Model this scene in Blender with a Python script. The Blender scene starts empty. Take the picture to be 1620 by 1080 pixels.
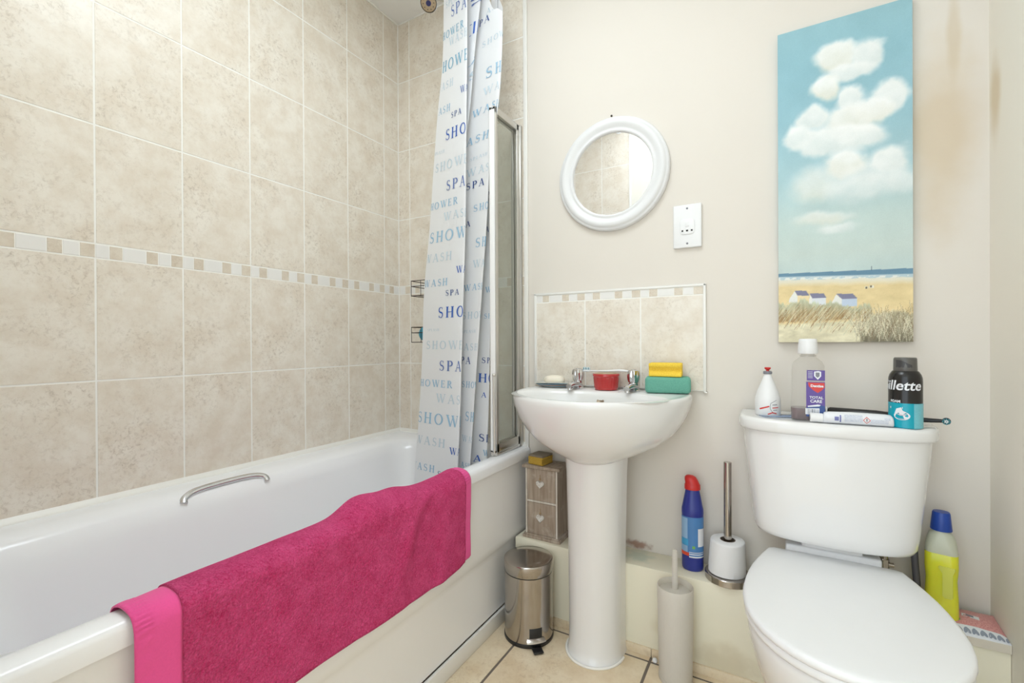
import bpy, bmesh, math, random
import numpy as np
from mathutils import Vector, Matrix, noise as mnoise

random.seed(7)
scene = bpy.context.scene
COL = scene.collection
PI = math.pi
CAM = Vector((1.5838, -1.6568, 1.04))

# ------------------------------------------------------------------ colours / materials
def lin(c):
    c = c / 255.0
    return c / 12.92 if c <= 0.04045 else ((c + 0.055) / 1.055) ** 2.4
def rgb(r, g, b):
    return (lin(r), lin(g), lin(b), 1.0)

def newmat(name):
    m = bpy.data.materials.new(name)
    m.use_nodes = True
    return m, m.node_tree, m.node_tree.nodes['Principled BSDF']

def nd(nt, t, **kw):
    n = nt.nodes.new(t)
    for k, v in kw.items():
        setattr(n, k, v)
    return n

def setin(b, **kw):
    for k, v in kw.items():
        k2 = {'rough': 'Roughness', 'metal': 'Metallic', 'coat': 'Coat Weight', 'coatr': 'Coat Roughness', 'trans': 'Transmission Weight',
              'ior': 'IOR', 'spec': 'Specular IOR Level', 'sss': 'Subsurface Weight', 'sheen': 'Sheen Weight', 'alpha': 'Alpha'}[k]
        b.inputs[k2].default_value = v

def pbr(name, c, var=0.04, scale=30.0, bump=0.0, bscale=200.0, **kw):
    """plain procedural material: base colour broken up by a little noise, optional bump"""
    m, nt, b = newmat(name)
    tc = nd(nt, 'ShaderNodeTexCoord')
    n = nd(nt, 'ShaderNodeTexNoise'); n.inputs['Scale'].default_value = scale; n.inputs['Detail'].default_value = 4
    nt.links.new(tc.outputs['Object'], n.inputs['Vector'])
    mx = nd(nt, 'ShaderNodeMix', data_type='RGBA')
    col = rgb(*c)
    lo = tuple(x * (1 - var) for x in col[:3]) + (1,)
    hi = tuple(min(1, x * (1 + var)) for x in col[:3]) + (1,)
    mx.inputs[6].default_value = lo; mx.inputs[7].default_value = hi
    nt.links.new(n.outputs['Fac'], mx.inputs[0])
    nt.links.new(mx.outputs[2], b.inputs['Base Color'])
    if bump:
        n2 = nd(nt, 'ShaderNodeTexNoise'); n2.inputs['Scale'].default_value = bscale; n2.inputs['Detail'].default_value = 3
        nt.links.new(tc.outputs['Object'], n2.inputs['Vector'])
        bp = nd(nt, 'ShaderNodeBump'); bp.inputs['Strength'].default_value = bump; bp.inputs['Distance'].default_value = 0.002
        nt.links.new(n2.outputs['Fac'], bp.inputs['Height']); nt.links.new(bp.outputs['Normal'], b.inputs['Normal'])
    kw.setdefault('rough', 0.5)
    setin(b, **kw)
    return m

def stone(name, light, mid, dark, rough=0.3, s=1.0):
    """mottled travertine-look tile; every tile gets its own offset through the 'seed' attribute"""
    m, nt, b = newmat(name)
    L = nt.links.new
    tc = nd(nt, 'ShaderNodeTexCoord'); at = nd(nt, 'ShaderNodeAttribute', attribute_name='seed')
    ml = nd(nt, 'ShaderNodeVectorMath', operation='SCALE'); ml.inputs[3].default_value = 13.7
    cmb = nd(nt, 'ShaderNodeCombineXYZ')
    for i in range(3): L(at.outputs['Fac'], cmb.inputs[i])
    L(cmb.outputs[0], ml.inputs[0])
    ad = nd(nt, 'ShaderNodeVectorMath', operation='ADD'); L(tc.outputs['Object'], ad.inputs[0]); L(ml.outputs[0], ad.inputs[1])
    n1 = nd(nt, 'ShaderNodeTexNoise'); n1.inputs['Scale'].default_value = 15 * s; n1.inputs['Detail'].default_value = 8; n1.inputs['Roughness'].default_value = 0.62
    n2 = nd(nt, 'ShaderNodeTexNoise'); n2.inputs['Scale'].default_value = 85 * s; n2.inputs['Detail'].default_value = 10; n2.inputs['Roughness'].default_value = 0.78; n2.inputs['Distortion'].default_value = 0.5
    n3 = nd(nt, 'ShaderNodeTexNoise'); n3.inputs['Scale'].default_value = 7 * s; n3.inputs['Detail'].default_value = 3
    for n in (n1, n2): L(ad.outputs[0], n.inputs['Vector'])
    sh = nd(nt, 'ShaderNodeVectorMath', operation='ADD'); sh.inputs[1].default_value = (5.3, 1.7, 9.1); L(ad.outputs[0], sh.inputs[0]); L(sh.outputs[0], n3.inputs['Vector'])
    r1 = nd(nt, 'ShaderNodeValToRGB'); e = r1.color_ramp.elements
    e[0].position = 0.36; e[0].color = rgb(*mid); e[1].position = 0.62; e[1].color = rgb(*light)
    L(n1.outputs['Fac'], r1.inputs[0])
    # dark pits and veins: thin bands of fine noise, only where the patch noise is high
    r2 = nd(nt, 'ShaderNodeValToRGB'); e = r2.color_ramp.elements
    e[0].position = 0.30; e[0].color = (1, 1, 1, 1); e[1].position = 0.50; e[1].color = (0, 0, 0, 1)
    L(n2.outputs['Fac'], r2.inputs[0])
    r3 = nd(nt, 'ShaderNodeValToRGB'); e = r3.color_ramp.elements
    e[0].position = 0.40; e[0].color = (0.12, 0.12, 0.12, 1); e[1].position = 0.66; e[1].color = (0.75, 0.75, 0.75, 1)
    L(n3.outputs['Fac'], r3.inputs[0])
    mm = nd(nt, 'ShaderNodeMath', operation='MULTIPLY'); L(r2.outputs[0], mm.inputs[0]); L(r3.outputs[0], mm.inputs[1])
    mx = nd(nt, 'ShaderNodeMix', data_type='RGBA'); mx.inputs[7].default_value = rgb(*dark)
    L(mm.outputs[0], mx.inputs[0]); L(r1.outputs[0], mx.inputs[6]); L(mx.outputs[2], b.inputs['Base Color'])
    bp = nd(nt, 'ShaderNodeBump'); bp.inputs['Strength'].default_value = 0.12; bp.inputs['Distance'].default_value = 0.001; bp.invert = True
    L(mm.outputs[0], bp.inputs['Height']); L(bp.outputs['Normal'], b.inputs['Normal'])
    setin(b, rough=rough)
    return m

def wallpaint(name, base, stains):
    """matt paint with blotchy stains: list of (centre, radii, colour, strength)"""
    m, nt, b = newmat(name); L = nt.links.new
    tc = nd(nt, 'ShaderNodeTexCoord')
    n = nd(nt, 'ShaderNodeTexNoise'); n.inputs['Scale'].default_value = 3; n.inputs['Detail'].default_value = 3
    L(tc.outputs['Object'], n.inputs['Vector'])
    mx = nd(nt, 'ShaderNodeMix', data_type='RGBA'); c = rgb(*base)
    mx.inputs[6].default_value = tuple(x * 0.98 for x in c[:3]) + (1,); mx.inputs[7].default_value = tuple(min(1, x * 1.02) for x in c[:3]) + (1,)
    L(n.outputs['Fac'], mx.inputs[0]); cur = mx.outputs[2]
    for (cen, rad, colr, st, nsc) in stains:
        mp = nd(nt, 'ShaderNodeMapping', vector_type='POINT')
        mp.inputs['Scale'].default_value = tuple(1 / r for r in rad); mp.inputs['Location'].default_value = tuple(-a / r for a, r in zip(cen, rad))
        L(tc.outputs['Object'], mp.inputs['Vector'])
        ln = nd(nt, 'ShaderNodeVectorMath', operation='LENGTH'); L(mp.outputs[0], ln.inputs[0])
        nn = nd(nt, 'ShaderNodeTexNoise'); nn.inputs['Scale'].default_value = nsc; nn.inputs['Detail'].default_value = 5
        L(tc.outputs['Object'], nn.inputs['Vector'])
        nm = nd(nt, 'ShaderNodeMath', operation='MULTIPLY_ADD'); nm.inputs[1].default_value = 1.1; nm.inputs[2].default_value = -0.55; L(nn.outputs['Fac'], nm.inputs[0])
        s = nd(nt, 'ShaderNodeMath', operation='ADD'); L(ln.outputs['Value'], s.inputs[0]); L(nm.outputs[0], s.inputs[1])
        mr = nd(nt, 'ShaderNodeMapRange'); mr.interpolation_type = 'SMOOTHSTEP'
        mr.inputs['From Min'].default_value = 0.25; mr.inputs['From Max'].default_value = 1.0; mr.inputs['To Min'].default_value = st; mr.inputs['To Max'].default_value = 0
        L(s.outputs[0], mr.inputs['Value'])
        m2 = nd(nt, 'ShaderNodeMix', data_type='RGBA'); m2.inputs[7].default_value = rgb(*colr)
        L(mr.outputs[0], m2.inputs[0]); L(cur, m2.inputs[6]); cur = m2.outputs[2]
    L(cur, b.inputs['Base Color'])
    nb = nd(nt, 'ShaderNodeTexNoise'); nb.inputs['Scale'].default_value = 120; L(tc.outputs['Object'], nb.inputs['Vector'])
    bp = nd(nt, 'ShaderNodeBump'); bp.inputs['Strength'].default_value = 0.06; bp.inputs['Distance'].default_value = 0.002
    L(nb.outputs['Fac'], bp.inputs['Height']); L(bp.outputs['Normal'], b.inputs['Normal'])
    setin(b, rough=0.7)
    return m

def clearmat(name, c, alpha_mix=0.15, rough=0.05):
    """thin clear plastic / pane: mostly see-through with gloss on top and a light tint"""
    m, nt, b = newmat(name); L = nt.links.new
    setin(b, rough=rough); b.inputs['Base Color'].default_value = rgb(*c)
    n = nd(nt, 'ShaderNodeTexNoise'); n.inputs['Scale'].default_value = 18
    mr = nd(nt, 'ShaderNodeMapRange'); mr.inputs['To Min'].default_value = alpha_mix * 0.9; mr.inputs['To Max'].default_value = alpha_mix * 1.1
    L(n.outputs['Fac'], mr.inputs['Value'])
    tr = nd(nt, 'ShaderNodeBsdfTransparent'); tr.inputs['Color'].default_value = tuple(0.55 + 0.45 * x for x in rgb(*c)[:3]) + (1,)
    mx = nd(nt, 'ShaderNodeMixShader'); L(mr.outputs[0], mx.inputs[0]); L(tr.outputs[0], mx.inputs[1]); L(b.outputs[0], mx.inputs[2])
    L(mx.outputs[0], nt.nodes['Material Output'].inputs['Surface'])
    return m

def clothmat(name, c, transl):
    m, nt, b = newmat(name); L = nt.links.new
    b.inputs['Base Color'].default_value = rgb(*c); setin(b, rough=0.45)
    t = nd(nt, 'ShaderNodeBsdfTranslucent'); t.inputs['Color'].default_value = rgb(*c)
    tc = nd(nt, 'ShaderNodeTexCoord'); n = nd(nt, 'ShaderNodeTexNoise'); n.inputs['Scale'].default_value = 9; n.inputs['Detail'].default_value = 2
    L(tc.outputs['Object'], n.inputs['Vector'])
    bp = nd(nt, 'ShaderNodeBump'); bp.inputs['Strength'].default_value = 0.25; bp.inputs['Distance'].default_value = 0.01
    L(n.outputs['Fac'], bp.inputs['Height']); L(bp.outputs['Normal'], b.inputs['Normal'])
    mx = nd(nt, 'ShaderNodeMixShader'); mx.inputs[0].default_value = transl
    L(b.outputs[0], mx.inputs[1]); L(t.outputs[0], mx.inputs[2]); L(mx.outputs[0], nt.nodes['Material Output'].inputs['Surface'])
    return m

def terry(name, c1, c2, amt=1.0):
    m, nt, b = newmat(name); L = nt.links.new
    tc = nd(nt, 'ShaderNodeTexCoord')
    v = nd(nt, 'ShaderNodeTexVoronoi'); v.inputs['Scale'].default_value = 240
    n = nd(nt, 'ShaderNodeTexNoise'); n.inputs['Scale'].default_value = 170; n.inputs['Detail'].default_value = 5; n.inputs['Roughness'].default_value = 0.7; n.inputs['Distortion'].default_value = 1.5
    n2 = nd(nt, 'ShaderNodeTexNoise'); n2.inputs['Scale'].default_value = 22; n2.inputs['Detail'].default_value = 4
    for q in (v, n, n2): L(tc.outputs['Object'], q.inputs['Vector'])
    r = nd(nt, 'ShaderNodeValToRGB'); e = r.color_ramp.elements
    e[0].position = 0.36; e[0].color = rgb(*c2); e[1].position = 0.62; e[1].color = rgb(*c1)
    a = nd(nt, 'ShaderNodeMath', operation='MULTIPLY_ADD'); a.inputs[1].default_value = 0.72; L(n.outputs['Fac'], a.inputs[0])
    h2 = nd(nt, 'ShaderNodeMath', operation='MULTIPLY'); h2.inputs[1].default_value = 0.28; L(n2.outputs['Fac'], h2.inputs[0]); L(h2.outputs[0], a.inputs[2])
    L(a.outputs[0], r.inputs[0]); L(r.outputs[0], b.inputs['Base Color'])
    bp = nd(nt, 'ShaderNodeBump'); bp.inputs['Strength'].default_value = 1.0 * amt; bp.inputs['Distance'].default_value = 0.006
    s = nd(nt, 'ShaderNodeMath', operation='SUBTRACT'); L(n.outputs['Fac'], s.inputs[0]); L(v.outputs['Distance'], s.inputs[1])
    L(s.outputs[0], bp.inputs['Height']); L(bp.outputs['Normal'], b.inputs['Normal'])
    setin(b, rough=0.95, sheen=0.35)
    b.inputs['Sheen Tint'].default_value = rgb(255, 150, 200); b.inputs['Specular IOR Level'].default_value = 0.1
    return m

def ribbed(name, c, scale=330.0):
    m, nt, b = newmat(name); L = nt.links.new
    tc = nd(nt, 'ShaderNodeTexCoord')
    n = nd(nt, 'ShaderNodeTexNoise'); n.inputs['Scale'].default_value = scale; n.inputs['Detail'].default_value = 2
    L(tc.outputs['Object'], n.inputs['Vector'])
    mx = nd(nt, 'ShaderNodeMix', data_type='RGBA'); k = rgb(*c); mx.inputs[6].default_value = tuple(x * .9 for x in k[:3]) + (1,); mx.inputs[7].default_value = k
    L(n.outputs['Fac'], mx.inputs[0]); L(mx.outputs[2], b.inputs['Base Color'])
    bp = nd(nt, 'ShaderNodeBump'); bp.inputs['Strength'].default_value = 0.2; bp.inputs['Distance'].default_value = 0.002
    L(n.outputs['Fac'], bp.inputs['Height']); L(bp.outputs['Normal'], b.inputs['Normal'])
    setin(b, rough=0.85, sheen=0.2, spec=0.15)
    return m

def woodmat(name, c1, c2, wear):
    m, nt, b = newmat(name); L = nt.links.new
    tc = nd(nt, 'ShaderNodeTexCoord'); mp = nd(nt, 'ShaderNodeMapping'); mp.inputs['Scale'].default_value = (90, 90, 7)
    L(tc.outputs['Object'], mp.inputs['Vector'])
    n = nd(nt, 'ShaderNodeTexNoise'); n.inputs['Scale'].default_value = 1; n.inputs['Detail'].default_value = 6; L(mp.outputs[0], n.inputs['Vector'])
    n2 = nd(nt, 'ShaderNodeTexNoise'); n2.inputs['Scale'].default_value = 22; n2.inputs['Detail'].default_value = 5; L(tc.outputs['Object'], n2.inputs['Vector'])
    r = nd(nt, 'ShaderNodeValToRGB'); e = r.color_ramp.elements; e[0].position = .3; e[0].color = rgb(*c2); e[1].position = .7; e[1].color = rgb(*c1)
    L(n.outputs['Fac'], r.inputs[0])
    r2 = nd(nt, 'ShaderNodeValToRGB'); e = r2.color_ramp.elements; e[0].position = .55; e[0].color = (0, 0, 0, 1); e[1].position = .75; e[1].color = (.55, .55, .55, 1)
    L(n2.outputs['Fac'], r2.inputs[0])
    mx = nd(nt, 'ShaderNodeMix', data_type='RGBA'); mx.inputs[7].default_value = rgb(*wear); L(r2.outputs[0], mx.inputs[0]); L(r.outputs[0], mx.inputs[6])
    L(mx.outputs[2], b.inputs['Base Color']); setin(b, rough=.7)
    bp = nd(nt, 'ShaderNodeBump'); bp.inputs['Strength'].default_value = .15; bp.inputs['Distance'].default_value = .001
    L(n.outputs['Fac'], bp.inputs['Height']); L(bp.outputs['Normal'], b.inputs['Normal'])
    return m

def speckled(name, c1, c2, scale, lo=.45, hi=.55, **kw):
    m, nt, b = newmat(name); L = nt.links.new
    tc = nd(nt, 'ShaderNodeTexCoord'); v = nd(nt, 'ShaderNodeTexVoronoi'); v.inputs['Scale'].default_value = scale
    L(tc.outputs['Object'], v.inputs['Vector'])
    r = nd(nt, 'ShaderNodeValToRGB'); e = r.color_ramp.elements; e[0].position = lo; e[0].color = rgb(*c2); e[1].position = hi; e[1].color = rgb(*c1)
    L(v.outputs['Distance'], r.inputs[0]); L(r.outputs[0], b.inputs['Base Color']); setin(b, **kw)
    return m

M = {}
M['tile'] = stone('wall_tile', (241, 234, 222), (230, 219, 203), (168, 150, 127), rough=0.28)
M['grout'] = pbr('white_grout', (250, 248, 242), rough=0.7)
M['mosaic_white'] = pbr('mosaic_white', (240, 238, 234), rough=0.3, var=.03)
M['mosaic_beige'] = stone('mosaic_beige', (228, 218, 202), (217, 204, 186), (190, 170, 146), rough=0.3, s=2)
M['floor_tile'] = stone('floor_tile', (238, 222, 194), (224, 203, 170), (190, 162, 126), rough=0.3, s=.8)
M['floor_grout'] = pbr('grey_floor_grout', (118, 108, 98), rough=.9)
M['trim'] = pbr('white_plastic_trim', (242, 240, 235), rough=.25, var=.01)
M['caulk'] = pbr('white_sealant', (244, 242, 236), rough=.35, var=.02)
M['ceiling'] = pbr('ceiling_paint', (250, 249, 246), rough=.8, var=.01)
M['ceramic'] = pbr('white_ceramic', (238, 237, 235), rough=.09, var=.006, scale=4, coat=.3)
M['acrylic'] = pbr('white_acrylic', (248, 248, 250), rough=.13, var=.006, scale=4)
M['panel'] = pbr('white_bath_panel', (246, 245, 244), rough=.22, var=.008, scale=4)
M['chrome'] = pbr('chrome', (214, 214, 216), rough=.08, metal=1, var=.03)
M['brushed'] = pbr('brushed_aluminium', (205, 202, 196), rough=.28, metal=1, var=.04)
M['steel'] = pbr('polished_steel', (178, 172, 165), rough=.16, metal=1, var=.06, scale=8)
M['dark_metal'] = pbr('dark_wire', (70, 60, 52), rough=.35, metal=.8)
M['black_plastic'] = pbr('black_plastic', (28, 28, 30), rough=.35)
M['dark_gap'] = pbr('dark_hole', (40, 38, 36), rough=.8)
M['white_plastic'] = pbr('white_plastic', (240, 240, 240), rough=.3, var=.01)
M['curtain'] = clothmat('white_curtain_fabric', (243, 244, 246), .22)
for k, c in {'d': (40, 72, 136), 'b': (48, 96, 182), 'm': (96, 118, 176), 't': (120, 172, 198), 'l': (150, 188, 214), 'v': (198, 214, 224)}.items():
    M['ink_' + k] = pbr('curtain_ink_' + {'d': 'navy', 'b': 'blue', 'm': 'violet_blue', 't': 'teal', 'l': 'light_blue', 'v': 'pale_blue'}[k], c, rough=.5, var=.08, scale=60)
M['terry'] = terry('pink_terry', (255, 96, 158), (214, 36, 100))
M['woven'] = ribbed('pink_woven_border', (244, 92, 160))
M['glass'] = clearmat('screen_glass', (248, 250, 246), .05)
M['wood'] = woodmat('grey_washed_wood', (186, 169, 152), (150, 132, 115), (214, 204, 192))
M['wood_edge'] = woodmat('worn_white_edge', (232, 225, 215), (200, 188, 174), (240, 235, 228))
M['heart'] = speckled('whitewashed_heart', (205, 198, 190), (236, 233, 229), 260, .3, .6, rough=.7)
M['string'] = pbr('jute_string', (176, 150, 118), rough=.9)
M['yellow_sponge'] = speckled('yellow_sponge_foam', (250, 214, 78), (232, 190, 52), 420, .25, .55, rough=.9)
M['old_sponge'] = speckled('worn_yellow_sponge', (196, 160, 66), (168, 132, 44), 420, .25, .55, rough=.9)
M['scour'] = speckled('grey_scourer', (142, 130, 114), (112, 100, 86), 700, .25, .55, rough=.95)
M['teal_sponge'] = speckled('green_sponge_foam', (112, 178, 158), (96, 160, 142), 500, .25, .6, rough=.9)
M['red_ceramic'] = pbr('red_glazed_ceramic', (190, 48, 48), rough=.12, coat=.4)
M['biscuit'] = pbr('cream_glaze', (226, 206, 176), rough=.3)
M['soap'] = pbr('cream_soap', (246, 236, 218), rough=.4, sss=.1)
M['frost'] = None
M['blue_bottle'] = pbr('blue_bottle_plastic', (44, 56, 142), rough=.28, var=.03)
M['red_cap'] = pbr('red_plastic', (206, 44, 40), rough=.35)
M['label_blue'] = pbr('label_mid_blue', (78, 132, 190), rough=.35)
M['label_pale'] = pbr('label_pale_blue', (150, 186, 220), rough=.35)
M['label_white'] = pbr('label_white', (234, 236, 240), rough=.35)
M['label_cyan'] = pbr('label_cyan', (70, 165, 215), rough=.35)
M['label_orange'] = pbr('label_orange_red', (220, 78, 48), rough=.35)
M['label_green'] = pbr('label_green', (120, 182, 92), rough=.35)
M['paper'] = pbr('white_tissue', (240, 240, 240), rough=.95, bump=.3, bscale=90, var=.015)
M['card'] = pbr('grey_card', (120, 108, 96), rough=.9)
M['purple'] = pbr('label_purple', (92, 66, 148), rough=.3, var=.12, scale=60)
M['deep_blue'] = pbr('label_deep_blue', (38, 72, 140), rough=.3)
M['label_red'] = pbr('label_red', (212, 54, 42), rough=.3)
M['clear_bottle'] = clearmat('clear_bottle_plastic', (236, 234, 230), .16, .08)
M['plum'] = pbr('plum_mouthwash', (98, 68, 76), rough=.12, var=.15, scale=40)
M['can_black'] = pbr('can_black', (30, 28, 27), rough=.22, var=.05)
M['can_cap'] = pbr('smoky_grey_cap', (92, 90, 86), rough=.28)
M['can_cap_dark'] = pbr('dark_grey_button', (64, 63, 64), rough=.4)
M['can_teal'] = pbr('can_turquoise', (0, 164, 186), rough=.25)
M['can_pale'] = pbr('can_pale_turquoise', (120, 196, 208), rough=.25, var=.15, scale=300)
M['foam_pink'] = pbr('foam_shade', (214, 200, 206), rough=.4)
M['tube'] = pbr('tube_white', (236, 238, 242), rough=.25, var=.01)
M['tube_text'] = speckled('tube_small_print', (222, 226, 234), (176, 186, 206), 900, .3, .5, rough=.3)
M['tube_lilac'] = pbr('tube_lilac_print', (120, 124, 180), rough=.35)
M['label_grey'] = pbr('label_grey', (130, 130, 138), rough=.4)
M['bristle'] = pbr('brush_bristles', (225, 236, 240), rough=.6)
M['bristle_teal'] = pbr('teal_bristles', (70, 150, 160), rough=.6)
M['yellow_liquid'] = pbr('yellow_floor_cleaner', (240, 238, 60), rough=.2, trans=.1, sss=.2)
M['milky'] = pbr('milky_plastic', (226, 228, 206), rough=.3, trans=.25)
M['blue_cap'] = pbr('blue_plastic_cap', (30, 70, 160), rough=.35)
M['pink_pack'] = speckled('pink_floral_wrap', (226, 164, 160), (206, 130, 130), 300, .2, .6, rough=.3)
M['pack_grey'] = pbr('grey_leaf_print', (150, 158, 172), rough=.35)
M['pack_cream'] = pbr('cream_wrap', (222, 214, 200), rough=.3)
M['mirror'] = pbr('mirror_silver', (240, 240, 240), rough=.0, metal=1, var=0)
M['frame_white'] = pbr('white_frame_paint', (232, 232, 232), rough=.35, var=.01)
M['grey_hose'] = pbr('grey_hose', (92, 90, 94), rough=.5)
M['puff_blue'] = pbr('turquoise_puff', (70, 160, 186), rough=.7)
M['packet'] = clearmat('clear_packet', (206, 220, 240), .45, .15)
M['packet_blue'] = pbr('packet_blue_print', (150, 176, 216), rough=.3)
M['packet_grey'] = pbr('packet_grey_print', (112, 122, 140), rough=.3)
M['bread'] = pbr('striped_dish_white', (206, 206, 198), rough=.2)
M['dish_blue'] = pbr('striped_dish_blue', (116, 150, 168), rough=.2)
M['dish_brown'] = pbr('striped_dish_brown', (158, 132, 116), rough=.2)
M['boxing'] = wallpaint('cream_gloss_paint', (244, 238, 216), [((1.30, -.12, .1), (.09, .2, .12), (206, 190, 150), .5, 14), ((1.44, -.12, .05), (.12, .2, .08), (200, 184, 150), .45, 18), ((1.16, -.05, .29), (.07, .07, .03), (206, 214, 196), .8, 30)])
M['wall'] = wallpaint('cream_wall_paint', (229, 222, 212), [((1.975, 0, 1.60), (.11, .3, .32), (208, 184, 146), .55, 5), ((2.0, 0, 1.86), (.02, .3, .18), (206, 186, 152), .45, 9), ((1.15, 0, .305), (.06, .1, .022), (150, 108, 86), .85, 60)])
M['wall_r'] = wallpaint('cream_side_wall_paint', (240, 233, 220), [((2.07, -.035, 1.65), (.3, .05, .16), (206, 182, 140), .6, 6)])
M['wall_f'] = wallpaint('cream_front_wall_paint', (240, 236, 226), [])

def frosted(name, c):
    m, nt, b = newmat(name); L = nt.links.new
    b.inputs['Base Color'].default_value = rgb(*c); setin(b, rough=.4)
    t = nd(nt, 'ShaderNodeBsdfTranslucent'); t.inputs['Color'].default_value = rgb(*c)
    r = nd(nt, 'ShaderNodeBsdfTransparent'); r.inputs['Color'].default_value = (.93, .92, .9, 1)
    n = nd(nt, 'ShaderNodeTexNoise'); n.inputs['Scale'].default_value = 30
    mr = nd(nt, 'ShaderNodeMapRange'); mr.inputs['To Min'].default_value = .48; mr.inputs['To Max'].default_value = .56; L(n.outputs['Fac'], mr.inputs['Value'])
    m1 = nd(nt, 'ShaderNodeMixShader'); m1.inputs[0].default_value = .55; L(t.outputs[0], m1.inputs[1]); L(r.outputs[0], m1.inputs[2])
    m2 = nd(nt, 'ShaderNodeMixShader'); L(mr.outputs[0], m2.inputs[0]); L(b.outputs[0], m2.inputs[1]); L(m1.outputs[0], m2.inputs[2])
    L(m2.outputs[0], nt.nodes['Material Output'].inputs['Surface'])
    return m
M['frost'] = frosted('frosted_plastic', (248, 244, 236))

# ------------------------------------------------------------------ mesh builder
class MB:
    def __init__(s): s.bm = bmesh.new(); s.mi = 0
    def _face(s, vs, smooth=True):
        try: f = s.bm.faces.new(vs)
        except ValueError: return None
        f.material_index = s.mi; f.smooth = smooth; return f
    def box(s, x0, x1, y0, y1, z0, z1, bev=0.0, seg=2, rot=None, piv=None):
        r = bmesh.ops.create_cube(s.bm, size=1.0); vs = r['verts']
        for v in vs:
            v.co = Vector(((x0 + x1) / 2 + v.co.x * (x1 - x0), (y0 + y1) / 2 + v.co.y * (y1 - y0), (z0 + z1) / 2 + v.co.z * (z1 - z0)))
        fs = {f for v in vs for f in v.link_faces}
        for f in fs: f.material_index = s.mi; f.smooth = True
        if bev:
            es = list({e for v in vs for e in v.link_edges})
            g = bmesh.ops.bevel(s.bm, geom=es, offset=bev, segments=seg, profile=.5, affect='EDGES', clamp_overlap=True)
            vs = list({v for f in g['faces'] for v in f.verts} | {v for v in vs if v.is_valid})
            for f in {f for v in vs for f in v.link_faces}: f.material_index = s.mi; f.smooth = True
        if rot is not None:
            bmesh.ops.rotate(s.bm, verts=vs, cent=piv or Vector(((x0 + x1) / 2, (y0 + y1) / 2, (z0 + z1) / 2)), matrix=rot)
        return vs
    def loft(s, rings, cap0=True, cap1=True, closed=True):
        R = [[s.bm.verts.new(p) for p in r] for r in rings]
        n = len(R[0])
        for a, b in zip(R, R[1:]):
            for i in range(n if closed else n - 1):
                j = (i + 1) % n; s._face([a[i], a[j], b[j], b[i]])
        if cap0: s._face(list(reversed(R[0])))
        if cap1: s._face(R[-1])
        return R
    def lathe(s, prof, seg=40, cx=0, cy=0, cz=0, a0=0.0, a1=2 * PI, mat=None):
        full = abs(a1 - a0 - 2 * PI) < 1e-6
        rows = []
        for r, z in prof:
            if r < 1e-6:
                rows.append([s.bm.verts.new((cx, cy, cz + z))])
            else:
                k = seg if full else seg + 1
                rows.append([s.bm.verts.new((cx + r * math.cos(a0 + (a1 - a0) * i / seg), cy + r * math.sin(a0 + (a1 - a0) * i / seg), cz + z)) for i in range(k)])
        for a, b in zip(rows, rows[1:]):
            n = max(len(a), len(b)); lim = n if full else n - 1
            for i in range(lim):
                j = (i + 1) % n
                if len(a) == 1 and len(b) > 1: s._face([a[0], b[j], b[i]])
                elif len(b) == 1 and len(a) > 1: s._face([a[i], a[j], b[0]])
                elif len(a) > 1: s._face([a[i], a[j], b[j], b[i]])
        return rows
    def tube(s, pts, r, seg=12, cap=True, flat=1.0):
        pts = [Vector(p) for p in pts]; rad = r if isinstance(r, (list, tuple)) else [r] * len(pts)
        rings = []; up = None
        for i, p in enumerate(pts):
            t = (pts[min(i + 1, len(pts) - 1)] - pts[max(i - 1, 0)]).normalized()
            if up is None: up = Vector((0, 0, 1)) if abs(t.z) < .9 else Vector((0, 1, 0))
            sx = t.cross(up).normalized(); u2 = sx.cross(t).normalized(); up = u2
            rings.append([p + sx * (math.cos(2 * PI * k / seg) * rad[i]) + u2 * (math.sin(2 * PI * k / seg) * rad[i] * flat) for k in range(seg)])
        s.loft(rings, cap, cap)
    def cyl(s, p0, p1, r, seg=24, bev=0.0):
        p0, p1 = Vector(p0), Vector(p1); d = (p1 - p0)
        if bev: s.tube([p0, p0 + d.normalized() * bev, p1 - d.normalized() * bev, p1], [r - bev, r, r, r - bev], seg)
        else: s.tube([p0, p1], r, seg)
    def sphere(s, c, r, sc=(1, 1, 1), u=20, v=12):
        g = bmesh.ops.create_uvsphere(s.bm, u_segments=u, v_segments=v, radius=r)
        for w in g['verts']: w.co = Vector((w.co.x * sc[0] + c[0], w.co.y * sc[1] + c[1], w.co.z * sc[2] + c[2]))
        for f in {f for w in g['verts'] for f in w.link_faces}: f.smooth = True; f.material_index = s.mi
        return g['verts']
    def prism(s, out, fn0, fn1):
        s.loft([[fn0(p) for p in out], [fn1(p) for p in out]])
    def poly(s, pts, smooth=False):
        return s._face([s.bm.verts.new(p) for p in pts], smooth)
    def build(s, name, mats, parent=None, loc=None, rotz=0, sharp=40, smooth=True):
        mats = mats if isinstance(mats, (list, tuple)) else [mats]
        bmesh.ops.remove_doubles(s.bm, verts=s.bm.verts, dist=1e-6)
        bmesh.ops.recalc_face_normals(s.bm, faces=s.bm.faces)
        me = bpy.data.meshes.new(name); s.bm.to_mesh(me); s.bm.free()
        for m in mats: me.materials.append(m)
        if sharp is not None: me.set_sharp_from_angle(angle=math.radians(sharp))
        o = bpy.data.objects.new(name, me); COL.objects.link(o)
        if parent is not None: o.parent = parent
        if loc is not None: o.location = loc
        if rotz: o.rotation_euler = (0, 0, rotz)
        return o

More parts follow.
